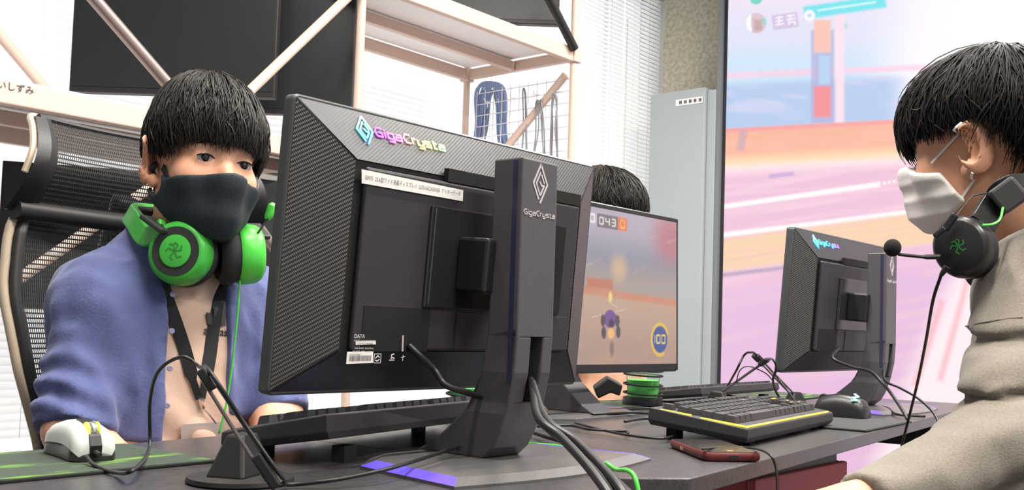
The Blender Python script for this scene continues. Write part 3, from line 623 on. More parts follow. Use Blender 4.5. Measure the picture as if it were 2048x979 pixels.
# picture on the third monitor
for c in list(mon3.children):
    if c.name.startswith('screen'): bpy.data.objects.remove(c)
R3 = ROOTM[mon3] @ TP3
def mon_paint(P):
    """P in panel coords (u 0..1 left to right as the player sees it, v 0..1 upwards)"""
    u, v = P[:, 0], P[:, 1]; x, y = u * 1000, (1 - v) * 562
    c = np.zeros((len(u), 3)) + S(186, 176, 190)
    c = mixc(c, S(150, 150, 165), sm(40, 190, y)); c = mixc(c, S(176, 158, 150), sm(150, 285, y) )
    c = mixc(c, S(196, 110, 118), (1 - sm(30, 210, np.hypot(x - 960, (y - 70) * 1.3))) * .75)
    c = mixc(c, S(225, 190, 140), (1 - sm(10, 70, np.hypot((x - 330), y - 215))) * .8); c = mixc(c, S(225, 190, 150), (1 - sm(10, 80, np.hypot(x - 600, y - 210))) * .7); c = mixc(c, S(225, 190, 140), (1 - sm(5, 60, np.hypot((x - 180), y - 250))) * .8)
    c = mixc(c, S(200, 120, 90), rect(x, y, 400, 560, 255, 290, 6) * .8)
    for a in ((655, 200, 655, 300), (720, 150, 720, 310), (880, 120, 900, 330), (650, 285, 1000, 262)): c = mixc(c, S(150, 165, 160), band(x, y, *a, 2, 3) * .8)
    c = mixc(c, S(214, 190, 180), sm(.3, .9, vnoise(x, y, 60, 25, 21)) * .25)
    fl = sm(283, 312, y - np.abs(x - 500) * .03); c = mixc(c, S(196, 166, 148), fl); c = mixc(c, S(214, 130, 95), (1 - sm(6, 20, np.abs(y - 300 - (x - 400) * .04))) * .7)
    c = mixc(c, S(178, 150, 138), fl * sm(330, 520, y)); c = mixc(c, S(200, 158, 130), fl * sm(-.2, .6, vnoise(x, y, 120, 40, 12)) * .4)
    c = mixc(c, S(176, 176, 180), (1 - sm(40, 190, np.hypot((x - 170) * .8, y - 450))) * .75)
    for a in ((140, 320, 215, 375), (520, 330, 590, 355), (430, 395, 640, 360)): c = mixc(c, S(225, 205, 190), band(x, y, *a, 1.5, 2) * .7)
    c = mixc(c, S(245, 214, 140), 1 - sm(7, 16, np.hypot(x - 545, (y - 318) * .6)))
    # car
    c = mixc(c, S(120, 84, 150), 1 - sm(.9, 1.05, np.hypot((x - 545) / 40, (y - 398) / 34))); c = mixc(c, S(70, 60, 80), 1 - sm(.8, 1.1, np.hypot((x - 552) / 16, (y - 414) / 18)))
    for wx, wy in ((505, 448), (596, 444), (500, 404), (590, 404)): c = mixc(c, S(92, 82, 86), 1 - sm(.85, 1.1, np.hypot((x - wx) / 15, (y - wy) / 23)))
    c = mixc(c, S(246, 190, 120), 1 - sm(.6, 1.2, np.hypot((x - 550) / 22, (y - 450) / 22))); c = mixc(c, S(130, 110, 104), (1 - sm(.5, 1.2, np.hypot((x - 556) / 16, (y - 505) / 34))) * .8)
    # score strip
    c = mixc(c, S(190, 186, 196), rect(x, y, 390, 460, 20, 62, 2)); c = mixc(c, S(128, 116, 124), rect(x, y, 460, 590, 20, 70, 2)); c = mixc(c, S(236, 130, 84), rect(x, y, 590, 650, 20, 70, 2))
    def dig(x0, y0, w, h, segs, cc):
        nonlocal c
        S7 = {'a': (0, 0, 1, 0), 'b': (1, 0, 1, .5), 'c': (1, .5, 1, 1), 'd': (0, 1, 1, 1), 'e': (0, .5, 0, 1), 'f': (0, 0, 0, .5), 'g': (0, .5, 1, .5)}
        for q in segs: s_ = S7[q]; c = mixc(c, cc, band(x, y, x0 + s_[0] * w, y0 + s_[1] * h, x0 + s_[2] * w, y0 + s_[3] * h, w * .09 + .6, 1.2))
    wh = S(244, 240, 236); dig(418, 28, 26, 26, 'abcdef', wh); dig(476, 33, 22, 24, 'abcdef', wh); dig(514, 33, 22, 24, 'fgbc', wh); dig(552, 33, 22, 24, 'abgcd', wh); dig(608, 30, 26, 28, 'abcdef', S(246, 190, 120))
    # gauge
    rr = np.hypot((x - 880), y - 468); ang = np.degrees(np.arctan2(x - 880, 468 - y))
    c = mixc(c, S(232, 190, 84), (1 - sm(5, 8, np.abs(rr - 60))) * (1 - ((ang > 70) & (ang < 150)))); c = mixc(c, S(74, 92, 150), 1 - sm(50, 53, rr))
    yl = S(236, 214, 120); dig(838, 452, 4, 30, 'bc', yl); dig(856, 452, 24, 30, 'abcdef', yl); dig(892, 452, 24, 30, 'abcdef', yl)
    return c
attr_mat('game_picture', .92)
A, B = .2715, .159; gw, gh = 2 * A - .016, 2 * B - .026
LP = np.array(R3); 
def mon_pts(P):
    inv = np.linalg.inv(LP); q = P @ inv[:3, :3].T + inv[:3, 3]
    return mon_paint(np.stack([(A - .008 - q[:, 0]) / gw, (q[:, 2] + B - .016) / gh], 1))
c00 = np.array(R3 @ Vector((A - .008, .0170, -B + .016))); cu = np.array(R3 @ Vector((-A + .008, .0170, -B + .016))) - c00; cv = np.array(R3 @ Vector((A - .008, .0170, B - .010))) - c00
painted_grid('screen', c00, cu, cv, 260, 150, mon_pts, MATS['game_picture'], mon3)
# ================================================================ THINGS ON THE DESKS
mat('kb_case', (.03, .029, .031), .5, noise=(600, .3)); mat('keycap', (.035, .033, .036), .5); mat('kb_glow', (.5, .4, .05), .4, emis=srgb(255, 215, 60), estr=2.0)
mat('kb_legend', (.5, .45, .4), .5, emis=srgb(255, 225, 120), estr=.8); mat('rubber', (.012, .012, .012), .7)
KW, KD = .455, .158
def key_layout():
    keys = []; u = .019; x0 = .012
    rows = [[1, -.9, 1, 1, 1, 1, -.5, 1, 1, 1, 1, -.5, 1, 1, 1, 1, -.25, 1, 1, 1], [1] * 13 + [2, -.25, 1, 1, 1, -.25, 1, 1, 1, 1], [1.5] + [1] * 12 + [1.5, -.25, 1, 1, 1, -.25, 1, 1, 1, 1],
            [1.75] + [1] * 11 + [2.25, -3.5, 1, 1, 1], [2.25] + [1] * 10 + [2.75, -1.25, 1, -1.25, 1, 1, 1, 1], [1.25, 1.25, 1.25, 6.25, 1.25, 1.25, 1.25, 1.25, -.25, 1, 1, 1, -.25, 2, 1]]
    for r, row in enumerate(rows):
        x = x0; y = KD - .022 - r * u - (.005 if r else 0)
        for w_ in row:
            if w_ > 0: keys.append((x + w_ * u / 2, y, w_))
            x += abs(w_) * u
    return keys
KEYM = {}
def keyboard(name, label, loc, rotz, glow=True, tilt=4.5, group='gaming keyboards on the desks'):
    t = thing(name, label, 'keyboard', loc, rotz, group)
    T = Matrix.Translation((0, 0, .004)) @ Matrix.Rotation(math.radians(tilt), 4, 'X')
    def mb(): q = MB(); q.T = T; return q
    hx = KW / 2
    mb().loft([[(-hx + .006, .004, 0), (hx - .006, .004, 0), (hx - .006, KD - .002, 0), (-hx + .006, KD - .002, 0)], [(-hx, 0, .006), (hx, 0, .006), (hx, KD, .006), (-hx, KD, .006)],
               [(-hx + .001, .001, .016), (hx - .001, .001, .016), (hx - .001, KD - .001, .020), (-hx + .001, KD - .001, .020)], [(-hx + .006, .006, .018), (hx - .006, .006, .018), (hx - .006, KD - .008, .021), (-hx + .006, KD - .008, .021)]]).build('case', 'kb_case', t, local=True, bevel=.001)
    for x, w_, l_ in key_layout():
        k = round(l_, 2)
        if k not in KEYM:
            a = .019 * k / 2 - .0012; m_ = MB(); m_.loft([[(-a, -.0085, 0), (a, -.0085, 0), (a, .0085, 0), (-a, .0085, 0)], [(-a + .0022, -.006, .0075), (a - .0022, -.006, .0075), (a - .0022, .0068, .0075), (-a + .0022, .0068, .0075)]])
            o = m_.build('keycap', 'keycap', t, local=True); KEYM[k] = o.data
        else: o = bpy.data.objects.new('keycap', KEYM[k]); COL.objects.link(o); o.parent = t
        o.matrix_local = T @ Matrix.Translation((x - KW / 2, w_ - .003, .019)) @ Matrix.Rotation(math.radians(.8), 4, 'X')
    if glow:
        g = mb()
        for a, b in ((-.222, -.02), (-.016, .13), (.136, .165), (.172, .205)): g.box(a, b, .0035, .0058, .0175, .0190)
        g.build('light_strip', 'kb_glow', t, local=True)
        mb().box(-.2245, -.2222, .006, .075, .0175, .0195).box(-.2245, -.2222, .09, .14, .0185, .0205).build('light_strip', 'kb_glow', t, local=True)
        lg = mb()
        for x, y in ((.135, .05), (.152, .062), (.165, .045)): lg.box(x, x + .004, y, y + .003, .0275, .0279)
        lg.box(.14, .158, .085, .089, .0275, .0279); lg.build('indicator_marks', 'kb_glow', t, local=True)
    for s in (-1, 1): MB().box(s * .17 - .012, s * .17 + .012, KD - .03, KD - .012, 0, .014).build('foot', 'rubber', t, local=True)
    for s in (-1, 1): MB().box(s * .17 - .012, s * .17 + .012, .012, .022, 0, .006).build('foot', 'rubber', t, local=True)
    return t
pK1 = PZ(1494, 895, ZD); pK2 = PZ(1656, 856, ZD); ang = math.atan2(pK2[1] - pK1[1], pK2[0] - pK1[0]); kc = pK1 + np.array([math.cos(ang), math.sin(ang), 0]) * KW / 2
keyboard('keyboard', 'black gaming keyboard with glowing yellow edge, beside the phone', (kc[0], kc[1], ZD), ang).scale = (1, 1, 1.3)
aL = math.radians(12); kbl = np.array([.738, .882, ZD]); kl = kbl + np.array([math.cos(aL), math.sin(aL), 0]) * KW / 2 + np.array([-math.sin(aL), math.cos(aL), 0]) * KD
keyboard('keyboard', 'black keyboard seen from behind, beneath the large monitor', (kl[0], kl[1], ZD), aL + math.pi, glow=False, tilt=7).scale = (1, 1, 1.35)
p = PZ(1470, 806, ZD); keyboard('keyboard', 'dark keyboard lying between the cup and the monitor by the led wall', (p[0] + .02, p[1] + .15, ZD), math.pi + math.radians(4), glow=False, tilt=7)
# ---------------------------------------------------------------- mouse pads
def pad_mat(name, lo, hi, sc):
    m = mat(name, lo, .8); nt = m.node_tree; b = nt.nodes['Principled BSDF']; tc = nt.nodes.new('ShaderNodeTexCoord'); mp = nt.nodes.new('ShaderNodeMapping'); mp.inputs['Scale'].default_value = (1, 3.5, 1); mp.inputs['Rotation'].default_value = (0, 0, .5)
    n = nt.nodes.new('ShaderNodeTexNoise'); n.inputs['Scale'].default_value = sc; n.inputs['Detail'].default_value = 5; cr = nt.nodes.new('ShaderNodeValToRGB')
    cr.color_ramp.elements[0].position = .56; cr.color_ramp.elements[0].color = (*lo, 1); cr.color_ramp.elements[1].position = .72; cr.color_ramp.elements[1].color = (*hi, 1)
    nt.links.new(tc.outputs['Object'], mp.inputs[0]); nt.links.new(mp.outputs[0], n.inputs['Vector']); nt.links.new(n.outputs['Fac'], cr.inputs[0]); nt.links.new(cr.outputs[0], b.inputs['Base Color'])
pad_mat('pad_green', (.03, .045, .03), srgb(96, 140, 48), 9); mat('pad_dark', (.035, .036, .037), .85, noise=(200, .2)); mat('pad_edge', (.01, .012, .01), .8)
def pad(name, label, pts, m):
    c = np.mean(pts, 0); t = thing(name, label, 'mouse pad', (c[0], c[1], ZD), group='mouse pads on the desks')
    MB().prism([p[:2] for p in pts], ZD + .0002, ZD + .0035).build('pad_body', 'pad_edge', t, bevel=.0008)
    MB().prism([(c[0] + (p[0] - c[0]) * .985, c[1] + (p[1] - c[1]) * .98) for p in pts], ZD + .0035, ZD + .004).build('pad_surface', m, t)
a, b = PZ(0, 968, ZD), PZ(435, 925, ZD); d = (b - a) / np.linalg.norm(b - a); n_ = np.array([-d[1], d[0], 0])
pad('mouse_pad', 'black mouse pad with green streaks under the white mouse', [b - d * .36, b, b + n_ * .19, b - d * .36 + n_ * .19], 'pad_green')
a, b = PZ(1740, 863, ZD), PZ(1835, 843, ZD); d = (b - a) / np.linalg.norm(b - a); n_ = np.array([-d[1], d[0], 0])
pad('mouse_pad', 'plain dark mouse pad under the black mouse with cyan light', [a - d * .02, a + d * .27, a + d * .27 + n_ * .26, a - d * .02 + n_ * .26], 'pad_dark')
a = PZ(1610, 803, ZD); pad('mouse_pad', 'green patterned mouse pad before the monitor by the led wall', [a + np.array(q) for q in ((0, .03, 0), (.3, .05, 0), (.28, .24, 0), (-.02, .22, 0))], 'pad_green')
a = PZ(1175, 822, ZD); pad('mouse_pad', 'thin green patterned pad under the cup with green drink', [a + np.array(q) for q in ((.03, .0, 0), (.38, -.02, 0), (.39, .12, 0), (.04, .16, 0))], 'pad_green')
# ---------------------------------------------------------------- mice
mat('mouse_white', srgb(196, 200, 194), .35); mat('mouse_black', (.015, .015, .016), .38); mat('chrome', (.6, .6, .6), .2, .9); mat('wheel_glow', (.4, .5, .05), .4, emis=srgb(220, 255, 60), estr=1.6); mat('logo_cyan', (.1, .4, .4), .4, emis=srgb(30, 210, 205), estr=.8)
def mouse(name, label, loc, rotz, two_tone, L=.126, Wd=.068, Hh=.043):
    """local: front (cable end) towards -y"""
    t = thing(name, label, 'mouse', loc, rotz, 'computer mice')
    def shell(z0f, z1f, xs, name, m):
        loops = []; NS = 16
        for i in range(NS + 1):
            s = i / NS; y = -L / 2 + L * s
            e = min(s, 1 - s); tap = math.sqrt(max(0., 1 - (max(0, .12 - e) / .12) ** 2)) * .96 + .04
            wv = Wd / 2 * (.93 - .12 * math.sin(math.pi * (s * 1.2 - .1)) * .6) * (.72 + .28 * tap) ; hv = Hh * (.42 + .58 * math.sin(math.pi * (.16 + .62 * (s ** .8))) ** 1.1) * (.55 + .45 * tap)
            zb, zt = z0f(s, hv), z1f(s, hv)
            lp = []
            for k in range(13):
                th = math.pi * k / 12; cx = -math.cos(th); lp.append((xs * wv * (abs(cx) ** .75) * (1 if cx > 0 else -1), y, zb + (zt - zb) * math.sin(th) ** .7))
            loops.append(lp + [(lp[-1][0] * .94, y, zb - .0005), (lp[0][0] * .94, y, zb - .0005)])
        return MB().loft(loops).build(name, m, t, local=True, smooth=True, angle=55)
    if two_tone:
        shell(lambda s, h: .001, lambda s, h: .55 * h + .002 * math.sin(s * 9), 1.0, 'lower_body', 'mouse_black'); shell(lambda s, h: .38 * h, lambda s, h: h, .97, 'upper_shell', 'mouse_white')
    else: shell(lambda s, h: .001, lambda s, h: h, 1.0, 'body', 'mouse_black')
    st = MB(); hf = Hh
    def top(s_):
        e = min(s_, 1 - s_); tap = math.sqrt(max(0., 1 - (max(0, .12 - e) / .12) ** 2)) * .96 + .04
        return Hh * (.42 + .58 * math.sin(math.pi * (.16 + .62 * (s_ ** .8))) ** 1.1) * (.55 + .45 * tap)
    path = [(-L / 2 - .0012, .010), (-L / 2 - .0012, top(0))] + [(-L / 2 + L * q, top(q)) for q in (.03, .08, .15, .25, .36, .46)]
    zw = top(.15); yw = -L / 2 + L * .15
    st.loft([[(-.0065, y, z - .005), (.0065, y, z - .005), (.0062, y - (.001 if i == 1 else 0), z + .0011), (-.0062, y - (.001 if i == 1 else 0), z + .0011)] for i, (y, z) in enumerate(path)]).build('center_strip', 'mouse_black' if two_tone else 'rubber', t, local=True, bevel=.001)
    w_ = MB().lathe([(.0, -.004), (.009, -.004), (.0105, -.002), (.0105, .002), (.009, .004), (0, .004)], (0, yw, zw - .005), 20, (1, 0, 0)).build('scroll_wheel', 'chrome' if two_tone else 'rubber', t, local=True, smooth=True)
    if two_tone:
        for s in (-1, 1): MB().lathe([(.0, -.0008), (.0102, -.0008), (.0102, .0008), (0, .0008)], (s * .0056, yw, zw - .005), 20, (1, 0, 0)).build('wheel_light', 'wheel_glow', w_, local=True)
    else:
        lm_ = MB(); lm_.T = Matrix.Translation((.011, L * .27, top(.77) - .0005)) @ Matrix.Rotation(math.radians(24), 4, 'Y') @ Matrix.Rotation(math.atan2(top(.85) - top(.69), L * .16), 4, 'X')
        stroke(lm_, [(-.014, -.004), (-.006, .006), (.002, -.002), (.010, .007), (.014, -.003)], .005, .0012); lm_.build('lit_logo', 'logo_cyan', t, local=True)
    MB().tube([(0, -L / 2 - .012, .008), (0, -L / 2 + .006, .010)], [.0028, .004], 10).build('cable_boot', 'rubber', t, local=True, smooth=True)
    return t
mL = PZ(172, 932, ZD); mLc = np.array([mL[0] + .018, mL[1] + .052, ZD + .004])
mouse('mouse', 'two-tone white and black mouse with yellow-lit wheel on green-streaked pad', mLc, math.radians(-8), True, .10, .053, .041)
mR = (PZ(1650, 832, ZD) + PZ(1733, 845, ZD)) / 2
mouse('mouse', 'black mouse with cyan glowing logo on plain dark pad', (mR[0] + .02, mR[1] + .015, ZD + .004), math.pi + math.radians(4), False, .104, .06, .044)
# ---------------------------------------------------------------- mouse bungees
mat('steel_dark', (.22, .2, .19), .28, .8)
def bungee(label, base, top, foot=None, sc=1., gap=.0055):
    """weighted base with two spring rods that carry a cable clip"""
    base = Vector(base); top = Vector(top); t = thing('mouse_bungee', label, 'bungee', base, group='mouse cable holders')
    pl = MB()
    pl.lathe([(.0, 0), (.044 * sc, 0), (.046 * sc, .002), (.045 * sc, .006), (.035 * sc, .008), (0, .008)], base, 28).build('base_plate', 'rubber', t, smooth=True)
    h = Vector((top.x - base.x, top.y - base.y, 0)); h = h.normalized() if h.length > 1e-4 else Vector((1, 0, 0)); s = Vector((-h.y, h.x, 0))
    foot = base - h * .03 * sc + Vector((0, 0, .011)) if foot is None else Vector(foot); d = (top - foot).normalized()
    hb = MB(); f2 = base + h * .028 * sc
    hb.loft([[base + h * a + s * b + Vector((0, 0, z)) for a, b in ((-.03 * sc, -w), (.03 * sc, -w), (.03 * sc, w), (-.03 * sc, w))] if z < .01 else [base + h * a + s * b + Vector((0, 0, z)) for a, b in ((-.012 * sc, -w), (.014 * sc, -w), (.014 * sc, w), (-.012 * sc, w))] for z, w in ((.007, .018 * sc), (.042 * sc, .008 * sc))]).build('base_body', 'mouse_black', t, bevel=.003)
    for q in (-1, 1): MB().tube([foot + s * gap * q, foot.lerp(top, .5) + s * gap * q, top + s * gap * .8 * q], .0019, 8).build('spring_rod', 'steel_dark', t, smooth=True)
    MB().bar(top - d * .014, top + d * .008, .018, .009, upv=(0, 0, 1)).build('cable_clip', 'mouse_black', t, bevel=.002)
    MB().bar(foot - d * .006, foot + d * .03, .018, .010).build('rod_socket', 'mouse_black', t, bevel=.002)
    return t
bL = PZ(478, 968, ZD); fL = PZ(548, 962, ZD + .012); tL = PY(412, 752, fL[1] + .045)
bungee('mouse bungee with steel rods holding the white mouse cable', (bL[0] + .01, bL[1] + .012, ZD), tL, fL, 1.15, .007)
b1 = PZ(1425, 822, ZD); bungee('mouse bungee leaning right, before the dark keyboard', (b1[0] + .02, b1[1], ZD), PY(1530, 722, b1[1] - .1))
b2 = PZ(1590, 822, ZD); bungee('mouse bungee leaning left, beside the black mouse', (b2[0], b2[1], ZD), PY(1514, 714, b2[1] + .03))
# ---------------------------------------------------------------- cups
mat('cup_clear', (.95, .97, .95), .05, trans=.92, ior=1.2); mat('cup_green', srgb(70, 230, 70), .35)
def cup(label, c, r=.036, h=.078, fill=.7):
    t = thing('cup', label, 'cup', c, group='cups with green drink'); c = Vector(c)
    MB().lathe([(r * .86, .016), (r * .9, .03), (r, h), (r * .95, h), (r * .87, .03), (r * .8, .019)], c, 32).build('cup_wall', 'cup_clear', t, smooth=True)
    MB().lathe([(0, .0165), (r * .84, .0165), (r * .935, h * fill), (0, h * fill)], c, 32).build('green_filling', 'cup_green', t, smooth=True)
    MB().lathe([(0, 0), (r * 1.15, 0), (r * 1.17, .004), (r * 1.12, .016), (r * 1.02, .016), (r * 1.0, .014), (0, .014)], c, 32).build('dark_base', 'mouse_black', t, smooth=True)
    for z in (.024, .043, .064, .074):
        ring = [c + Vector(((r * 1.1) * math.cos(a), (r * 1.1) * math.sin(a), z + .002 * math.sin(a))) for a in np.linspace(0, 2 * math.pi, 40, endpoint=False)]
        MB().tube(ring, .002, 8, closed=True).build('coil_ring', 'rubber', t, smooth=True)
c1 = PZ(937, 838, ZD); cup('green-filled cup with black coils, beside the large monitor stand', (c1[0], c1[1], ZD))
c2 = PZ(1285, 812, ZD); cup('green-filled cup with black coils, beneath the racing game monitor', (c2[0], c2[1], ZD + .0045), .038, .085, .62)
# ---------------------------------------------------------------- phone
mat('phone_red', srgb(98, 38, 40), .4); mat('phone_glass', (.03, .026, .028), .18); mat('lens_gold', srgb(220, 180, 110), .3, .6)
pc = (PZ(1330, 893, ZD) + PZ(1510, 922, ZD)) / 2 + np.array([-.0, -.008, 0]); pang = math.atan2(*(PZ(1330, 893, ZD) - PZ(1425, 932, ZD))[[1, 0]])
t = thing('phone', 'dark phone in a red case lying on the desk corner', 'phone', (pc[0], pc[1], ZD), pang)
def rr(a, b, r, z): return [(cx + r * math.cos(math.radians(s0 + 30 * k)), cy + r * math.sin(math.radians(s0 + 30 * k)), z) for cx, cy, s0 in ((a - r, b - r, 0), (-a + r, b - r, 90), (-a + r, -b + r, 180), (a - r, -b + r, 270)) for k in range(4)]
MB().loft([rr(.074, .037, .009, .001), rr(.076, .039, .01, .004), rr(.076, .039, .01, .009), rr(.0745, .0375, .009, .0115)]).build('case', 'phone_red', t, local=True, smooth=True, angle=50)
MB().loft([rr(.0725, .0355, .008, .0115), rr(.0725, .0355, .008, .0122)]).build('screen', 'phone_glass', t, local=True)
MB().box(-.066, -.058, -.004, .004, .0123, .0127).build('home_mark', 'lens_gold', t, local=True)
MB().box(-.0765, -.076, -.006, .006, .004, .008).build('charge_port', 'rubber', t, local=True)
MB().box(.01, .022, .0388, .0394, .004, .008).build('side_button', 'lens_gold', t, local=True)
# ---------------------------------------------------------------- low red-rimmed tray cart under the desk
mat('cart_grey', srgb(120, 124, 122), .6); mat('cart_red', srgb(200, 90, 95), .5)
ca = PD(1512, 966, 1.95)
X0, Y0 = ca[0], ca[1]; CW, CDp = .42, .26
t = thing('utility_cart', 'low grey cart with red rim standing under the black desk', 'cart', (X0 + CW / 2, Y0 + CDp / 2, 0))
MB().box(X0, X0 + CW, Y0 + .012, Y0 + CDp, .535, .645).build('tray', 'cart_grey', t, bevel=.004)
for q in ((X0 - .015, X0 + CW + .015, Y0 - .006, Y0 + .0115), (X0 - .015, X0 - .0005, Y0 + .0115, Y0 + CDp), (X0 + CW + .0005, X0 + CW + .015, Y0 + .0115, Y0 + CDp)): MB().box(*q, .535, .592).build('red_rim', 'cart_red', t, bevel=.004)
for x in (X0 + .02, X0 + CW - .02):
    for y in (Y0 + .03, Y0 + CDp - .02): MB().tube([(x, y, .0), (x, y, .535)], .011, 10).build('leg', 'cart_red', t, smooth=True)
# ================================================================ ORGANIC SURFACES (signed distance fields meshed with surface nets)
def ell(P, c, r, R=None):
    q = P - np.asarray(c)
    if R is not None: q = q @ R
    r = np.asarray(r, float); k0 = np.linalg.norm(q / r, axis=-1); k1 = np.linalg.norm(q / (r * r), axis=-1)
    return k0 * (k0 - 1) / np.maximum(k1, 1e-9)
def cap(P, a, b, ra, rb=None):
    a, b = np.asarray(a, float), np.asarray(b, float); rb = ra if rb is None else rb
    d = b - a; t = np.clip(((P - a) @ d) / (d @ d), 0, 1); return np.linalg.norm(P - a - t[..., None] * d, axis=-1) - (ra + (rb - ra) * t)
def chain(P, pts, rs, k=.02):
    o = None
    for i in range(len(pts) - 1):
        d = cap(P, pts[i], pts[i + 1], rs[i], rs[i + 1]); o = d if o is None else smin(o, d, k)
    return o
def smin(a, b, k):
    h = np.clip(.5 + .5 * (b - a) / k, 0, 1); return b * (1 - h) + a * h - k * h * (1 - h)
def smax(a, b, k): return -smin(-a, -b, k)
def wob(P, sc, seed, n=6, stretch=(1, 1, 1)):
    r = np.random.default_rng(seed); o = 0; Q = P * np.asarray(stretch) / sc
    for _ in range(n):
        k = r.normal(size=3) * 1.6; k2 = r.normal(size=3); ph = r.random(2) * 6.28
        o = o + np.sin(Q @ k + ph[0] + 1.3 * np.sin(Q @ k2 + ph[1]))
    return o / n
def rotm(fwd, up=(0, 0, 1), roll=0.):
    f = np.asarray(fwd, float); f = f / np.linalg.norm(f); l = np.cross(up, f); l = l / np.linalg.norm(l); u = np.cross(f, l)
    l, u = l * math.cos(roll) + u * math.sin(roll), u * math.cos(roll) - l * math.sin(roll)
    return np.stack([f, l, u], 1)       # columns forward, left, up
def nets(fn, lo, hi, h):
    lo, hi = np.asarray(lo, float), np.asarray(hi, float); n = np.ceil((hi - lo) / h).astype(int) + 1
    ax = [lo[i] + h * np.arange(n[i]) for i in range(3)]; V = np.empty(n)
    step = max(1, int(4e5 // (n[1] * n[2])))
    for i in range(0, n[0], step):
        g = np.stack(np.meshgrid(ax[0][i:i + step], ax[1], ax[2], indexing='ij'), -1); sh = g.shape[:3]; V[i:i + step] = fn(g.reshape(-1, 3)).reshape(sh)
    ins = V < 0; nc = n - 1; acc = np.zeros((*nc, 3)); cnt = np.zeros(nc); quads = []
    idx = np.indices(n).astype(float)
    for a in range(3):
        sl0 = [slice(None)] * 3; sl1 = [slice(None)] * 3; sl0[a] = slice(0, n[a] - 1); sl1[a] = slice(1, n[a])
        v0, v1 = V[tuple(sl0)], V[tuple(sl1)]; m = (v0 < 0) != (v1 < 0); t = np.where(m, v0 / np.where(m, v0 - v1, 1), 0)
        pos = np.stack([idx[q][tuple(sl0)] + (t if q == a else 0) for q in range(3)], -1) * m[..., None]
        b, c = [q for q in range(3) if q != a]
        for i in (0, 1):
            for j in (0, 1):
                s = [slice(None)] * 3; s[b] = slice(i, n[b] - 1 + i); s[c] = slice(j, n[c] - 1 + j); acc += pos[tuple(s)]; cnt += m[tuple(s)]
        s = [slice(None)] * 3; s[b] = slice(1, n[b] - 1); s[c] = slice(1, n[c] - 1)
        e = np.argwhere(m[tuple(s)]); e[:, b] += 1; e[:, c] += 1
        if len(e):
            def cell(db, dc): q = e.copy(); q[:, b] += db; q[:, c] += dc; return np.ravel_multi_index(q.T, nc)
            q = np.stack([cell(-1, -1), cell(0, -1), cell(0, 0), cell(-1, 0)], 1); flip = v0[tuple(e.T)] > 0
            if a == 1: flip = ~flip
            q[flip] = q[flip][:, ::-1]; quads.append(q)
    Q = np.concatenate(quads); used = np.unique(Q); mp = np.full(cnt.size, -1); mp[used] = np.arange(len(used))
    vs = acc.reshape(-1, 3)[used] / np.maximum(cnt.ravel()[used], 1)[:, None] * h + lo
    return vs, mp[Q]
def sdf_obj(name, parts, m, parent=None, subd=0):
    """parts: list of (fn, lo, hi, step), meshed and joined as one object"""
    VS = []; FS = []; o = 0
    for fn, lo, hi, h in parts:
        v, f = nets(fn, lo, hi, h); VS.append(v); FS.append(f + o); o += len(v)
    V = np.concatenate(VS); Fc = np.concatenate(FS)
    if parent is not None: iv = np.array(ROOTM[parent if not parent.parent else parent.parent].inverted()); V = V @ iv[:3, :3].T + iv[:3, 3]
    me = bpy.data.meshes.new(name); me.from_pydata(V.tolist(), [], Fc.tolist()); me.polygons.foreach_set('use_smooth', [True] * len(me.polygons))
    me.materials.append(MATS[m] if isinstance(m, str) else m); ob = bpy.data.objects.new(name, me); COL.objects.link(ob)
    if parent is not None: ob.parent = parent
    return ob
def head_sdf(Q):
    """Q in head frame: x forward, y left, z up, origin between the ears at eye height"""
    ya = np.abs(Q[:, 1]); S_ = np.stack([Q[:, 0], ya, Q[:, 2]], 1)
    d = ell(Q, (-.012, 0, .035), (.098, .076, .090)); d = smin(d, ell(Q, (.028, 0, -.03), (.066, .061, .082)), .03)
    d = smin(d, ell(Q, (.036, 0, -.078), (.048, .047, .042)), .03); d = smin(d, np.linalg.norm(Q - (.07, 0, -.1), axis=-1) - .019, .025)
    d = smin(d, ell(S_, (.056, .043, -.028), (.026, .024, .026)), .02); d = smin(d, ell(S_, (.0, .05, -.06), (.03, .016, .035)), .03)
    d = smin(d, ell(S_, (.074, .026, .018), (.018, .028, .010)), .014)
    d = smax(d, -(np.linalg.norm(S_ - (.104, .031, .001), axis=-1) - .016), .012)
    d = smin(d, np.linalg.norm(S_ - (.0745, .0325, -.001), axis=-1) - .0165, .006)
    d = smin(d, cap(Q, (.083, 0, .006), (.102, 0, -.034), .007, .011), .012); d = smin(d, np.linalg.norm(S_ - (.092, .012, -.038), axis=-1) - .008, .007)
    d = smin(d, ell(Q, (.088, 0, -.066), (.012, .024, .009)), .01)
    d = smax(d, -ell(S_, (.0925, .0325, -.001), (.008, .0150, .0026)), .003)
    er = rotm((1, .8, 0.0)) @ np.array([[math.cos(.25), 0, math.sin(.25)], [0, 1, 0], [-math.sin(.25), 0, math.cos(.25)]])
    e = ell(S_, (-.020, .088, .0), (.027, .008, .041), er); e = smin(e, ell(S_, (-.006, .078, -.034), (.01, .007, .012)), .01)
    e = smax(e, -ell(S_, (-.013, .0955, .002), (.016, .0065, .027), er), .004); e = smax(e, -ell(S_, (-.004, .086, -.014), (.007, .012, .008)), .004)
    return smin(d, e, .006)
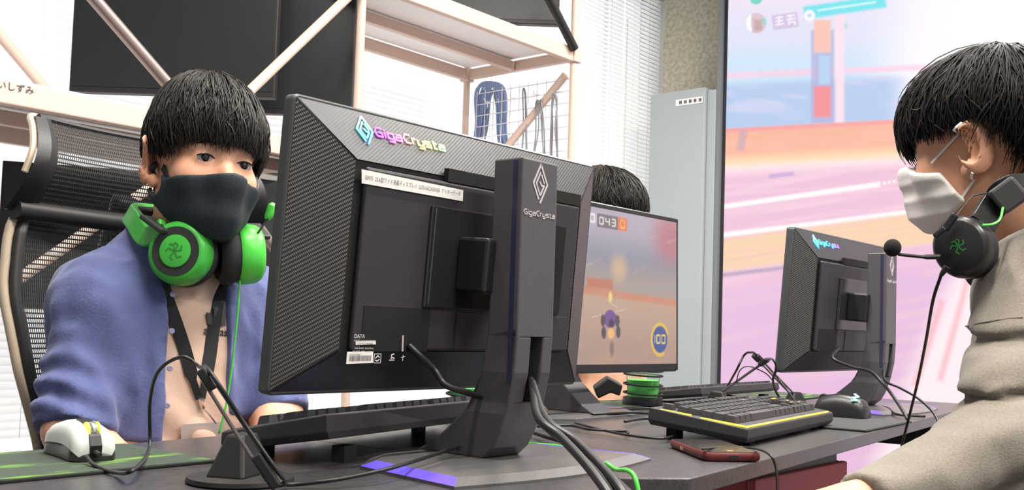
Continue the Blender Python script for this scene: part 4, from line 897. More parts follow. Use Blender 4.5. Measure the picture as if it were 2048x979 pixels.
def face_sdf(Q):   # smooth lower face, no ears: what a mask lies on
    d = ell(Q, (.028, 0, -.03), (.068, .064, .084)); d = smin(d, ell(Q, (.036, 0, -.078), (.052, .053, .046)), .03); d = smin(d, cap(Q, (.09, 0, -.008), (.108, 0, -.036), .012, .016), .03)
    ya = np.abs(Q[:, 1]); S_ = np.stack([Q[:, 0], ya, Q[:, 2]], 1); d = smin(d, ell(S_, (.0, .05, -.05), (.04, .02, .045)), .03)
    d = smin(d, ell(S_, (.056, .043, -.03), (.03, .027, .03)), .02)
    d = smin(d, ell(S_, (-.01, .06, -.03), (.03, .018, .05)), .02)
    return smin(d, np.linalg.norm(Q - (.073, 0, -.1), axis=-1) - .022, .03)
def surf(fn, c, R, x, z, s, off=.0015):
    """point on the side of the head at head-frame x, z (s = +1 left, -1 right)"""
    ys = np.linspace(.11, .0, 240); Q = np.stack([np.full(240, x), s * ys, np.full(240, z)], 1); v = fn(Q); k = int(np.argmax(v < off)); return Q[k] @ R.T + c
def side_ribbon(name, pts, w, c, R, s, m, parent, fn=None, off=.0015, th=.0016):
    P = [np.asarray(surf(fn or head_sdf, c, R, x, z, s, off)) for x, z in spline([(a, b, 0) for a, b in pts], 5) for x, z in [(x, z)]] if False else [surf(fn or head_sdf, c, R, q[0], q[1], s, off) for q in spline([(a, b, 0) for a, b in pts], 5)]
    lp = []; o = Vector(R[:, 1] * s).normalized()
    for i, p in enumerate(P):
        t = Vector(P[min(i + 1, len(P) - 1)] - P[max(i - 1, 0)]).normalized(); u = t.cross(o).normalized(); n = u.cross(t); p = Vector(p); n = n if n.dot(o) > 0 else -n
        lp.append([p + u * w / 2, p - u * w / 2, p - u * w / 2 + n * th, p + u * w / 2 + n * th])
    return MB().loft(lp).build(name, m, parent, smooth=True)
def strands_obj(name, paths, r0, m, parent, nseg=3):
    """paths (N, K, 3) world; thin tapered strands joined as one mesh"""
    N, K, _ = paths.shape; T = np.gradient(paths, axis=1); T /= np.maximum(np.linalg.norm(T, axis=-1, keepdims=True), 1e-9)
    ref = np.array([.31, .52, .79]); A = np.cross(T, ref); A /= np.maximum(np.linalg.norm(A, axis=-1, keepdims=True), 1e-9); B = np.cross(T, A)
    taper = np.sin(np.linspace(.35, 3.0, K)) ** .6; R = (r0[:, None] if hasattr(r0, 'shape') else r0) * taper[None]
    ph = np.arange(nseg) * 2 * math.pi / nseg
    V = paths[:, :, None] + R[..., None, None] * (A[:, :, None] * np.cos(ph)[None, None, :, None] + B[:, :, None] * np.sin(ph)[None, None, :, None])
    base = (np.arange(N)[:, None, None] * K + np.arange(K - 1)[None, :, None]) * nseg; j = np.arange(nseg)[None, None]; j2 = (j + 1) % nseg
    Fc = np.stack([base + j, base + j2, base + nseg + j2, base + nseg + j], -1).reshape(-1, 4)
    V = V.reshape(-1, 3); iv = np.array(ROOTM[parent if not parent.parent else parent.parent].inverted()); V = V @ iv[:3, :3].T + iv[:3, 3]
    me = bpy.data.meshes.new(name); me.from_pydata(V.tolist(), [], Fc.tolist()); me.polygons.foreach_set('use_smooth', [True] * len(me.polygons)); me.materials.append(MATS[m])
    o = bpy.data.objects.new(name, me); COL.objects.link(o); o.parent = parent; return o
def sph(az, pol, r, c): # azimuth 0 = forward, +90 = left; polar from up
    return np.stack([c[0] + r[0] * np.sin(pol) * np.cos(az), c[1] + r[1] * np.sin(pol) * np.sin(az), c[2] + r[2] * np.cos(pol)], -1)
def hair(parent, c, R, m, zend0, n=2600, seed=1, er=(.115, .092, .108), ec=(-.012, 0, .037), lift=.012, wave=.0025, thick=.0019, messy=.0, tint=None):
    """cap + strands; zend(az) gives the height (head frame) where hair ends at azimuth az"""
    r = np.random.default_rng(seed); ecv, erv = np.array(ec), np.array(er); zend = zend0
    def capf(P):
        Q = (P - c) @ R / np.sum(R[:, 0] ** 2); d = ell(Q, ecv, erv * .985); az = np.arctan2(Q[:, 1] * erv[0] / erv[1], Q[:, 0] - ecv[0]); ze = zend(az) + .006
        d = smax(d, -(ell(Q, (-.012, 0, .035), (.094, .072, .086))), .004)
        d = smax(d, (ze - Q[:, 2]) * .8, .012); return d + .0025 * wob(Q, .012, seed, stretch=(1, 1, .35))
    K = 9
    cr_az = r.random(n) * 2 * math.pi; t = np.linspace(0, 1, K)[None]
    ze = zend((cr_az + math.pi) % (2 * math.pi) - math.pi) + r.normal(size=n) * .006
    pend = np.arccos(np.clip((ze - ecv[2]) / erv[2], -.97, .9))
    p0 = r.random(n) ** 1.3 * np.maximum(pend - .5, .05) ; p0 = np.minimum(p0, pend - .25)
    pol = p0[:, None] + (pend - p0)[:, None] * t
    crown_shift = np.array([-.03, 0, 0])
    az = cr_az[:, None] + (r.normal(size=n) * .12)[:, None] * t + .10 * np.sin(t * 3 + r.random(n)[:, None] * 6)
    lf = 1 + (lift * r.random(n)[:, None] * (.5 + .8 * np.sin(t * math.pi * .9)) + .002) / .1
    Q = np.stack([ecv[0] + erv[0] * lf * np.sin(pol) * np.cos(az) + crown_shift[0] * (1 - np.sin(pol)) * .6, ecv[1] + erv[1] * lf * np.sin(pol) * np.sin(az), ecv[2] + erv[2] * lf * np.cos(pol)], -1)
    Q += r.normal(size=(n, 1, 3)) * .0015 + wave * np.sin(t * (5 + 4 * r.random(n)[:, None]) + r.random(n)[:, None] * 6)[..., None] * r.normal(size=(n, 1, 3)) * .6
    if messy:
        k = int(n * .04); Q[:k] += np.linspace(0, 1, K)[None, :, None] ** 2 * np.abs(r.normal(size=(k, 1, 1))) * messy * np.array([.2, .2, 1]) * (pol[:k, -1:, None] < 9)
    P = Q @ R.T + c
    lo, hi = c - .15, c + .17
    h = sdf_obj('hair', [(capf, lo, hi, .005)], m, parent)
    strands_obj('hair_strands', P, thick * (.6 + .8 * r.random(n)), m, h)
    return h
def eyes(parent, c, R, sclera='eye_white', iris='eye_dark', ys=(.0325, -.0325), look=(1, 0, 0)):
    for y in ys:
        q = np.array([.0745, y, -.001]); w = q @ R.T + c
        e = MB().ellip(w, (.0158,) * 3, 20, 14).build('eyeball', sclera, parent, smooth=True, angle=0)
        g = np.array(look, float); g /= np.linalg.norm(g); p = (q + g * .0085) @ R.T + c
        MB().ellip(p, (.0090,) * 3, 14, 10).build('iris', iris, e, smooth=True, angle=0)
def hand_sdf(P, wrist, d, side, up, curl=.5, sc=1.):
    """relaxed hand: wrist point, finger direction d, side = thumb direction, up = back of hand; palm + 4 fingers + thumb"""
    w, d, s, u = (np.asarray(a, float) for a in (wrist, d, side, up)); d = d / np.linalg.norm(d); s = s - d * (s @ d); s /= np.linalg.norm(s); u = np.cross(d, s); u = u if u @ np.asarray(up) > 0 else -u
    B = np.stack([d, s, u], 1); q = ell(P, w + d * .045 * sc, (.05 * sc, .038 * sc, .016 * sc), B); q = smin(q, cap(P, w - d * .03 * sc, w + d * .02 * sc, .026 * sc, .022 * sc), .02)
    for i, (off, L) in enumerate(((.028, .074), (.0095, .082), (-.0095, .077), (-.027, .06))):
        L *= sc; b0 = w + d * .082 * sc + s * off * sc; a1 = curl * .7; d1 = d * math.cos(a1) - u * math.sin(a1); b1 = b0 + d1 * L * .45; a2 = curl * 1.7; d2 = d * math.cos(a2) - u * math.sin(a2); b2 = b1 + d2 * L * .3; a3 = curl * 2.4; d3 = d * math.cos(a3) - u * math.sin(a3); b3 = b2 + d3 * L * .25
        f = chain(P, [b0 - d * .01, b1, b2, b3], [.0095 * sc, .0088 * sc, .008 * sc, .0068 * sc], .004); q = smin(q, f, .006)
    t0 = w + d * .025 * sc + s * .03 * sc; td = d * .75 + s * .6 - u * .3 * (curl + .3); td /= np.linalg.norm(td); t1 = t0 + td * .035 * sc; td2 = d * .95 + s * .15 - u * .5 * curl; td2 /= np.linalg.norm(td2)
    return smin(q, chain(P, [t0 - td * .015, t1, t1 + td2 * .028 * sc], [.014 * sc, .0105 * sc, .0085 * sc], .006), .01)
SKIN = srgb(222, 165, 135)
mat('skin', SKIN, .5, noise=(22, .07, 5), bump=(300, .12), sss=.12); mat('skin_fair', srgb(214, 160, 130), .5, noise=(22, .07, 5), bump=(300, .12), sss=.12)
mat('eye_white', (.30, .26, .25), .25); mat('eye_dark', (.012, .008, .006), .12)
mat('hair_black', (.009, .008, .008), .55, noise=(160, .6), stretch=(1, 1, .1), spec=.3); mat('hair_brown', (.014, .0105, .0085), .5, noise=(160, .7), stretch=(1, 1, .1), spec=.35)
# ================================================================ BOY IN THE BLUE SHIRT
mat('shirt_blue', srgb(80, 89, 134), .85, noise=(9, .22, 6), bump=(240, .35), sheen=.2); mat('tee_beige', srgb(198, 170, 152), .85, noise=(12, .08), bump=(260, .2)); mat('trousers', (.03, .032, .04), .9)
cL = np.array([.890, 1.392, 1.099]); HS = .95; RL = rotm((-.17, -.98, .045), roll=-.07) * HS
boy = thing('person', 'person in open blue shirt and dark mask, green headphones round the neck', 'person', (.89, 1.5, 0))
nkL = np.array([.888, 1.462, .975])
def torsoL(P, inf=0.):
    d = ell(P, (.895, 1.485, .78), (.150, .105, .20)); d = smin(d, ell(P, (.895, 1.49, .60), (.145, .115, .18)), .06)
    d = smin(d, cap(P, (.79, 1.488, .883), (1.02, 1.475, .893), .055), .06); d = smin(d, cap(P, (.89, 1.49, .91), (.89, 1.460, .985), .075, .052), .05)
    return d - inf
eR, eLb = np.array([.722, 1.425, .70]), np.array([1.045, 1.385, .712])      # elbows
sR, sLs = np.array([.785, 1.488, .872]), np.array([1.05, 1.475, .885])
hR, hLh = np.array([.80, 1.31, .60]), np.array([.945, 1.255, .668])        # wrists in the lap
def armsL(P, inf=0.):
    return np.minimum(chain(P, [sR, eR], [.047 + inf, .040 + inf]), chain(P, [sLs, eLb], [.047 + inf, .040 + inf]))
def skinHeadL(P):
    Q = (P - cL) @ RL / HS ** 2; return smin(head_sdf(Q) * HS, cap(P, cL + RL @ np.array([-.02, 0, -.07]), nkL, .05, .054), .03)
def skinArmsL(P):
    d = smin(chain(P, [sR, eR, hR], [.04, .037, .026], .03), np.full(len(P), 9.), .01); d = np.minimum(d, chain(P, [sLs, eLb, hLh], [.04, .038, .027], .03))
    d = smin(d, hand_sdf(P, hR, (.75, -.1, -.12), (.1, -.9, .3), (0, -.3, 1), .55), .012); d = smin(d, hand_sdf(P, hLh, (-.75, -.1, -.12), (-.1, -.9, .3), (0, -.3, 1), .55), .012)
    return smin(d, torsoL(P, -.012), .03)
sdf_obj('body', [(skinHeadL, cL - (.14, .15, .17), cL + (.14, .14, .15), .0032), (skinArmsL, (.6, 1.15, .55), (1.14, 1.62, 1.0), .006)], 'skin', boy)
eyes(boy, cL, RL, look=(1, -.12, -.05))
# brows
for s in (1, -1):
    pts = [np.array([.087 - .012 * abs(k) ** 2 + .001, s * (.014 + .034 * (k + .5)), .019 + .003 * math.sin((k + .5) * 3)]) @ RL.T + cL for k in np.linspace(-.5, .5, 7)]
    MB().tube(pts, [.001, .0022, .0028, .0028, .0025, .002, .0008], 6).build('eyebrow', 'hair_black', boy, smooth=True, angle=0)
    lid = [np.array([.0925 - .010 * ((k) * 2) ** 2 * .55, s * (.0325 + .0155 * k * 2), .0032 - .0042 * (k * 2) ** 2]) @ RL.T + cL for k in np.linspace(-.5, .5, 9)]
    MB().tube(lid, [.0004, .0009, .0012, .0013, .0013, .0013, .0013, .0012, .0006], 6).build('eyelashes', 'hair_black', boy, smooth=True, angle=0)
def zendL(az):
    a = np.abs(az); return np.where(a < .85, .026 + .004 * np.sin(az * 9), np.where(a < 1.3, .026 - (a - .85) * .05, np.where(a < 1.85, .0035 + (a - 1.3) * .085, .050 - (a - 1.85) * .085)))
hair(boy, cL, RL, 'hair_brown', zendL, 5200, 11, er=(.110, .086, .119), ec=(-.006, .002, .037), lift=.008, messy=.006, thick=.0011)
def teeL(P):
    d = torsoL(P, .006); d = smax(d, -(cap(P, nkL + (0, -.015, .03), nkL + (0, -.06, .03), .062)), .01)
    f = .004 * wob(P, .03, 5, stretch=(1, 1, .6)) + .005 * np.sin((P[:, 2] * 1.0 + (P[:, 0] - .88) * .9) * 70) * np.exp(-((P[:, 2] - .68) / .09) ** 2)
    return smax(d + f * .8, P[:, 2] - 1.0, .01)
sdf_obj('t_shirt', [(teeL, (.68, 1.33, .5), (1.1, 1.63, 1.02), .006)], 'tee_beige', boy)
def shirtL(P):
    kz = .012 + .033 * np.clip((P[:, 2] - .80) / .08, 0, 1); d = smin(torsoL(P, .015), armsL(P, .018), kz)
    x, y, z = P[:, 0], P[:, 1], P[:, 2]
    w1 = wob(P, .04, 8, stretch=(1.3, 1, .35)); fold = .010 * (np.abs(w1) - .25) + .004 * wob(P, .016, 9, stretch=(1, 1, .3))
    ar = np.exp(-((x - .68) / .06) ** 2) * np.exp(-((z - .76) / .06) ** 2); fold = fold + ar * .006 * np.sin(z * 150 + x * 60 + 2 * np.sin(y * 30))
    d = d + fold
    # open front: wedge between the two front edges
    zz = np.clip((z - .55) / .42, 0, 1); xl = .825 + .012 * np.sin(zz * 2.5) + .03 * zz * 0; xr = .95 - .012 * zz
    op = np.maximum(np.maximum(xl - x, x - xr), y - 1.46); d = smax(d, -op, .006)
    # neck hole
    d = smax(d, -cap(P, nkL + (0, -.02, -.01), nkL + (0, -.02, .2), .066, .075), .008)
    # sleeves end at the cuff
    for e, s_ in ((eR, sR), (eLb, sLs)):
        ax = (e - s_) / np.linalg.norm(e - s_); d = smax(d, np.where(np.linalg.norm(P - e, axis=-1) < .12, (P - e) @ ax - .004, -1), .004)
    d = smax(d, .5 - z, .01)
    # collar
    ring = np.abs(np.hypot((x - nkL[0]) / 1.0, (y - nkL[1] + .01) / .95) - (.074 + (z - .985) * -.15)) - .007
    col = np.maximum(np.maximum(ring, np.abs(z - (.985 + (y - 1.49) * .35)) - .024), -op); return smin(d, col, .008)
sh = sdf_obj('shirt', [(shirtL, (.56, 1.33, .49), (1.18, 1.64, 1.06), .0055)], 'shirt_blue', boy)
mat('button', (.22, .22, .33), .4)
for z in (.90, .845, .79, .735, .68, .625):
    x = .820 + .012 * math.sin(max(0, (z - .55) / .42) * 2.5); y = 1.485 - .122 * math.sqrt(max(.1, 1 - ((x - .885) / .185) ** 2)) - .006
    MB().lathe([(0, 0), (.004, 0), (.0045, .001), (.0035, .002), (0, .0018)], (x, y, z), 12, (-.35, -1, 0)).build('button', 'button', sh, smooth=True)
def legsL(P):
    d = np.minimum(chain(P, [(.80, 1.5, .50), (.77, 1.1, .50), (.77, 1.08, .08)], [.085, .065, .045], .03), chain(P, [(.97, 1.5, .50), (1.0, 1.1, .50), (1.0, 1.08, .08)], [.085, .065, .045], .03))
    return smin(d, ell(P, (.885, 1.52, .52), (.17, .13, .1)), .05)
sdf_obj('trousers', [(legsL, (.66, 1.0, .03), (1.12, 1.68, .64), .012)], 'trousers', boy)
mat('shoe_white', (.6, .6, .6), .5)
for x in (.77, 1.0): sdf_obj('shoe', [(lambda P, x=x: smax(smin(ell(P, (x, 1.02, .045), (.045, .12, .045)), cap(P, (x, 1.08, .06), (x, 1.08, .1), .045), .03), -P[:, 2], .005), (x - .07, .88, -.01), (x + .07, 1.16, .17), .01)], 'shoe_white', boy)
# chest logo: three slanted bars and lettering
tm = MB()
cl = np.array([.948, 1.383, .80])
def tee_pt(px, py):   # point on the t-shirt front seen at a pixel
    d = ray(px, py); ts = np.linspace(1.2, 1.75, 220); P = CAM + d[None] * ts[:, None]; v = teeL(P); k = np.argmax(v < 0) if (v < 0).any() else np.argmin(v); return P[k] - d * .0022
a = tee_pt(407, 668); b = tee_pt(452, 672); u = tee_pt(430, 628); xd = Vector(b - a); zd = Vector((0, 0, 1))
tm.T = frame_T(a, xd, zd)
Lw = xd.length
for k in range(3):
    x = .12 + k * .3; hgt = .018 + .010 * k; q = [(Lw * x, .016), (Lw * (x + .2), .016), (Lw * (x + .2 - .1), .016 + hgt), (Lw * (x - .1), .016 + hgt)]
    tm.add([(p[0], p[1], .0) for p in q] + [(p[0], p[1], .0012) for p in q], [(3, 2, 1, 0), (4, 5, 6, 7), (0, 1, 5, 4), (1, 2, 6, 5), (2, 3, 7, 6), (3, 0, 4, 7)])
lw, w_ = text_mb('adidas', .02, frame_T(a, xd, zd) @ Matrix.Diagonal((1, 1, 1, 1))); sx = Lw * 1.05 / w_
lw, _ = text_mb('adidas', .02, frame_T(a, xd, zd) @ Matrix.Diagonal((sx, 1, 1, 1)), .0006); tm.T = None; tm.add(lw.v, lw.f); tm.build('chest_logo', 'ink', boy)
# ---------------------------------------------------------------- dark sports mask
mat('mask_navy', (.012, .02, .028), .75, noise=(300, .3), bump=(500, .2))
def maskL(P):
    Q = (P - cL) @ RL / HS ** 2; ya = np.abs(Q[:, 1]); d = face_sdf(Q) - .004
    rid = cap(Q, (.108, 0, -.03), (.100, 0, -.085), .010, .010); d = smin(d, rid, .045)
    x, z = Q[:, 0], Q[:, 2]
    ztop = -.026 - .12 * ya + np.maximum(.035 - x, 0) * .75; d = smax(d, z - ztop, .003)
    zbot = -.125 + np.maximum(.05 - x, 0) * 1.15; d = smax(d, zbot - z, .004); d = smax(d, -.014 - x, .003)
    hole = np.hypot((x - .006) / .021, (z + .036 + (x - .006) * .2) / .021) - 1; d = smax(d, -hole * .02, .003)
    return smax(d, -(face_sdf(Q) + .004), .002)
mk = sdf_obj('face_mask', [(maskL, cL - (.13, .15, .15), cL + (.13, .13, .05), .0032)], 'mask_navy', boy)

for s_ in (1, -1):
    side_ribbon('ear_strap', [(.038, -.037), (.03, -.03), (.022, -.021), (.014, -.013)], .011, cL, RL, s_, 'mask_navy', mk)
    side_ribbon('ear_strap', [(.034, -.088), (.026, -.078), (.018, -.066), (.011, -.054)], .011, cL, RL, s_, 'mask_navy', mk)
# ================================================================ BOY IN THE GREY SWEATSHIRT
mat('sweat_grey', srgb(116, 109, 99), .92, noise=(420, .2, 4), bump=(500, .3), sheen=.2)
cR = np.array([1.550, .423, 1.145]); HS = .95; RR = rotm((.087, .994, .04), roll=-.10) * HS
boyR = thing('person', 'person in grey sweatshirt and white mask, black headset round the neck', 'person', (1.6, .12, 0))
nkR = np.array([1.595, .335, 1.0])
shL, elL, wrL = np.array([1.435, .325, .925]), np.array([1.255, .315, .735]), PD(1728, 1008, 1.09)
shR, elR, wrR = np.array([1.775, .31, .925]), np.array([1.84, .30, .70]), np.array([1.68, .47, .63])
def torsoR(P, inf=0.):
    d = ell(P, (1.605, .27, .80), (.17, .125, .22)); d = smin(d, ell(P, (1.605, .20, .60), (.165, .135, .18)), .07)
    d = smin(d, cap(P, (1.46, .315, .935), (1.75, .305, .935), .062), .06); d = smin(d, cap(P, (1.605, .29, .95), nkR, .085, .06), .05); return d - inf
def skinR(P):
    Q = (P - cR) @ RR / HS ** 2; return smin(head_sdf(Q) * HS, cap(P, cR + RR @ np.array([-.025, 0, -.065]), nkR, .052, .057), .03)
def skinRb(P):
    d = np.minimum(chain(P, [shL, elL, wrL], [.042, .036, .025], .03), chain(P, [shR, elR, wrR], [.042, .036, .025], .03))
    dl = wrL - elL; d = smin(d, hand_sdf(P, wrL, dl + (-.02, .02, .0), (.2, .8, .1), (-.3, 0, 1), .5), .012); d = smin(d, hand_sdf(P, wrR, (-.7, .4, -.1), (0, .8, .2), (0, -.2, 1), .45), .012)
    return smin(d, torsoR(P, -.015), .03)
sdf_obj('body', [(skinR, cR - (.15, .16, .17), cR + (.14, .15, .15), .0032), (skinRb, (.86, .05, .5), (1.95, .86, 1.02), .007)], 'skin_fair', boyR)
eyes(boyR, cR, RR, look=(1, 0, -.25))
for s in (1, -1):
    pts = [np.array([.088 - .012 * abs(k) ** 2, s * (.014 + .034 * (k + .5)), .019 + .003 * math.sin((k + .5) * 3)]) @ RR.T + cR for k in np.linspace(-.5, .5, 7)]
    MB().tube(pts, [.001, .0022, .0028, .0028, .0025, .002, .0008], 6).build('eyebrow', 'hair_black', boyR, smooth=True, angle=0)
    lid = [np.array([.0925 - .010 * ((k) * 2) ** 2 * .55, s * (.0325 + .0155 * k * 2), .0032 - .0042 * (k * 2) ** 2]) @ RR.T + cR for k in np.linspace(-.5, .5, 9)]
    MB().tube(lid, [.0004, .0009, .0012, .0013, .0013, .0013, .0013, .0012, .0006], 6).build('eyelashes', 'hair_black', boyR, smooth=True, angle=0)
def zendR(az):
    a = np.abs(az); return np.where(a < .35, .004 + .008 * np.sin(az * 17), np.where(a < .6, .004 + (a - .35) * .10, np.where(a < 1.25, .029 - (a - .6) * .012, np.where(a < 1.8, .021 + (a - 1.25) * .055, .051 - (a - 1.8) * .125))))
hair(boyR, cR, RR, 'hair_black', zendR, 5200, 23, er=(.119, .090, .113), ec=(-.004, 0, .034), lift=.010, messy=.02, thick=.0011)
def sweatR(P):
    x, y, z = P[:, 0], P[:, 1], P[:, 2]
    al = chain(P, [shL, elL, wrL], [.070, .060, .041], .04); ar = chain(P, [shR, elR, wrR], [.070, .062, .044], .04)
    d = smin(smin(torsoR(P, .018), al, .05), ar, .05)
    # folds: long drapes down the sleeve and creases at the elbow
    ax = (wrL - shL) / np.linalg.norm(wrL - shL); t = (P - shL) @ ax; q = P - shL - t[:, None] * ax; s1 = q @ np.array([0, 0, 1.]); 
    near = np.exp(-np.maximum(al, 0) / .03)
    ph = s1 * 52 + 2.2 * np.sin(t * 9 + .7) + .7 * np.sin(t * 21) + 5 * q @ np.array([.3, .9, 0]); f = (.017 * np.exp(-(np.sin(ph) / .42) ** 2) - .006) * near * np.clip(t / .1, 0, 1)
    f = f + .009 * (np.abs(wob(P, .035, 31, stretch=(.7, .9, .5))) - .25) + .003 * wob(P, .014, 32, stretch=(.5, .7, .5))
    f = f + .006 * np.sin((P - elL) @ np.array([.55, .3, .8]) * 120) * np.exp(-(np.linalg.norm(P - elL - (.02, .03, .03), axis=-1) / .07) ** 2)
    d = d + f
    d = smax(d, -cap(P, nkR + (0, .02, -.005), nkR + (-.01, .1, .2), .066, .09), .008)
    for e, w_ in ((elL, wrL), (elR, wrR)):
        a_ = (w_ - e) / np.linalg.norm(w_ - e); d = smax(d, np.where(np.linalg.norm(P - w_, axis=-1) < .16, (P - w_) @ a_ - .0, -1), .004)
    return smax(d, .48 - z, .01)
sw = sdf_obj('sweatshirt', [(sweatR, (.98, .0, .47), (1.97, .70, 1.08), .0068)], 'sweat_grey', boyR)
def sw_pt(px, py):
    d = ray(px, py); ts = np.linspace(.9, 1.7, 400); P = CAM + d[None] * ts[:, None]; v = sweatR(P); k = np.argmax(v < 0) if (v < 0).any() else np.argmin(v); return P[k] - d * .0005
MB().tube(spline([sw_pt(*p) for p in ((1932, 652), (1960, 645), (1990, 640), (2020, 636), (2046, 634))], 4), .0014, 6).build('shoulder_seam', 'sweat_grey', sw, smooth=True)
def legsR(P):
    d = np.minimum(chain(P, [(1.52, .2, .50), (1.48, .55, .51), (1.48, .58, .08)], [.085, .065, .045], .03), chain(P, [(1.69, .2, .50), (1.73, .55, .51), (1.73, .58, .08)], [.085, .065, .045], .03))
    return smin(d, ell(P, (1.605, .16, .52), (.17, .14, .1)), .05)
sdf_obj('trousers', [(legsR, (1.38, -.02, .03), (1.84, .68, .64), .012)], 'trousers', boyR)
for x in (1.48, 1.73): sdf_obj('shoe', [(lambda P, x=x: smax(smin(ell(P, (x, .64, .045), (.045, .12, .045)), cap(P, (x, .58, .06), (x, .58, .1), .045), .03), -P[:, 2], .005), (x - .07, .5, -.01), (x + .07, .78, .17), .01)], 'shoe_white', boyR)
# ---------------------------------------------------------------- white pleated mask
mat('mask_white', srgb(226, 222, 218), .8, bump=(200, .15)); mat('elastic_white', (.75, .74, .72), .7)
def maskR(P):
    Q = (P - cR) @ RR / HS ** 2; ya = np.abs(Q[:, 1]); x, z = Q[:, 0], Q[:, 2]; d = face_sdf(Q) - .006
    d = smin(d, cap(Q, (.10, 0, -.04), (.098, 0, -.085), .02, .02), .03)
    d = d + .0022 * np.abs(np.sin((z + .012 + .1 * x) * 115)) * np.clip(-(z + .03) / .02, 0, 1)
    d = smax(d, z - (-.020 - .2 * ya), .003); d = smax(d, (.053 + (z + .015) * .88) - x, .003); d = smax(d, -.128 + np.maximum(.06 - x, 0) * .8 - z, .004)
    return smax(d, -(face_sdf(Q) + .004), .002)
mkr = sdf_obj('face_mask', [(maskR, cR - (.13, .15, .16), cR + (.13, .15, .05), .0032)], 'mask_white', boyR)
for s in (1, -1):
    for pts in ([(.05, -.02), (.03, .0), (.01, .018), (-.008, .034)], [(.004, -.073), (-.004, -.062), (-.012, -.05), (-.02, -.038)]):
        side_ribbon('ear_loop', pts, .003, cR, RR, s, 'elastic_white', mkr, off=.003, th=.002)
# ================================================================ THIRD PLAYER, MOSTLY HIDDEN
mat('shirt_tan', srgb(190, 150, 125), .9, noise=(20, .1))
c3 = np.array([2.372, 1.66, 1.175]); R3h = rotm((0, -1, -.1))
boy3 = thing('person', 'person hidden behind the racing game monitor, only hair and tan shirt showing', 'person', (2.37, 1.7, 0))
nk3 = np.array([2.37, 1.70, 1.03])
s3a, e3a, w3a = np.array([2.21, 1.69, .95]), np.array([2.19, 1.66, .68]), np.array([2.30, 1.46, .60]); s3b, e3b, w3b = np.array([2.53, 1.69, .95]), np.array([2.55, 1.66, .68]), np.array([2.44, 1.46, .60])
def torso3(P): d = ell(P, (2.37, 1.70, .82), (.16, .11, .2)); d = smin(d, ell(P, (2.37, 1.71, .62), (.15, .12, .18)), .06); return smin(d, cap(P, (2.24, 1.69, .95), (2.5, 1.69, .95), .055), .06)
def skin3(P): Q = (P - c3) @ R3h; return smin(head_sdf(Q), cap(P, c3 + R3h @ np.array([-.02, 0, -.07]), nk3, .05, .055), .03)
def skin3b(P):
    d = np.minimum(chain(P, [s3a, e3a, w3a], [.04, .036, .026], .03), chain(P, [s3b, e3b, w3b], [.04, .036, .026], .03))
    return smin(smin(smin(d, hand_sdf(P, w3a, (.1, -.8, 0), (.8, 0, 0), (0, 0, 1), .45), .012), hand_sdf(P, w3b, (-.1, -.8, 0), (-.8, 0, 0), (0, 0, 1), .45), .012), torso3(P) + .01, .03)
sdf_obj('body', [(skin3, c3 - (.14, .15, .17), c3 + (.14, .15, .15), .0045), (skin3b, (2.05, 1.2, .5), (2.68, 1.85, 1.05), .009)], 'skin', boy3)
eyes(boy3, c3, R3h)
hair(boy3, c3, R3h, 'hair_brown', zendL, 2600, 41, er=(.118, .095, .112), lift=.012, thick=.0014)
sdf_obj('t_shirt', [(lambda P: smax(smin(torso3(P) - .012, np.minimum(chain(P, [s3a, s3a * .4 + e3a * .6], [.06, .06]), chain(P, [s3b, s3b * .4 + e3b * .6], [.06, .06])), .04) + .004 * wob(P, .03, 51), .5 - P[:, 2], .01), (2.05, 1.5, .49), (2.7, 1.9, 1.06), .009)], 'shirt_tan', boy3)
sdf_obj('trousers', [(lambda P: smin(np.minimum(chain(P, [(2.29, 1.7, .5), (2.27, 1.35, .5), (2.27, 1.33, .08)], [.08, .06, .045], .03), chain(P, [(2.45, 1.7, .5), (2.48, 1.35, .5), (2.48, 1.33, .08)], [.08, .06, .045], .03)), ell(P, (2.37, 1.72, .52), (.16, .12, .1)), .05), (2.15, 1.25, .03), (2.6, 1.87, .64), .014)], 'trousers', boy3)
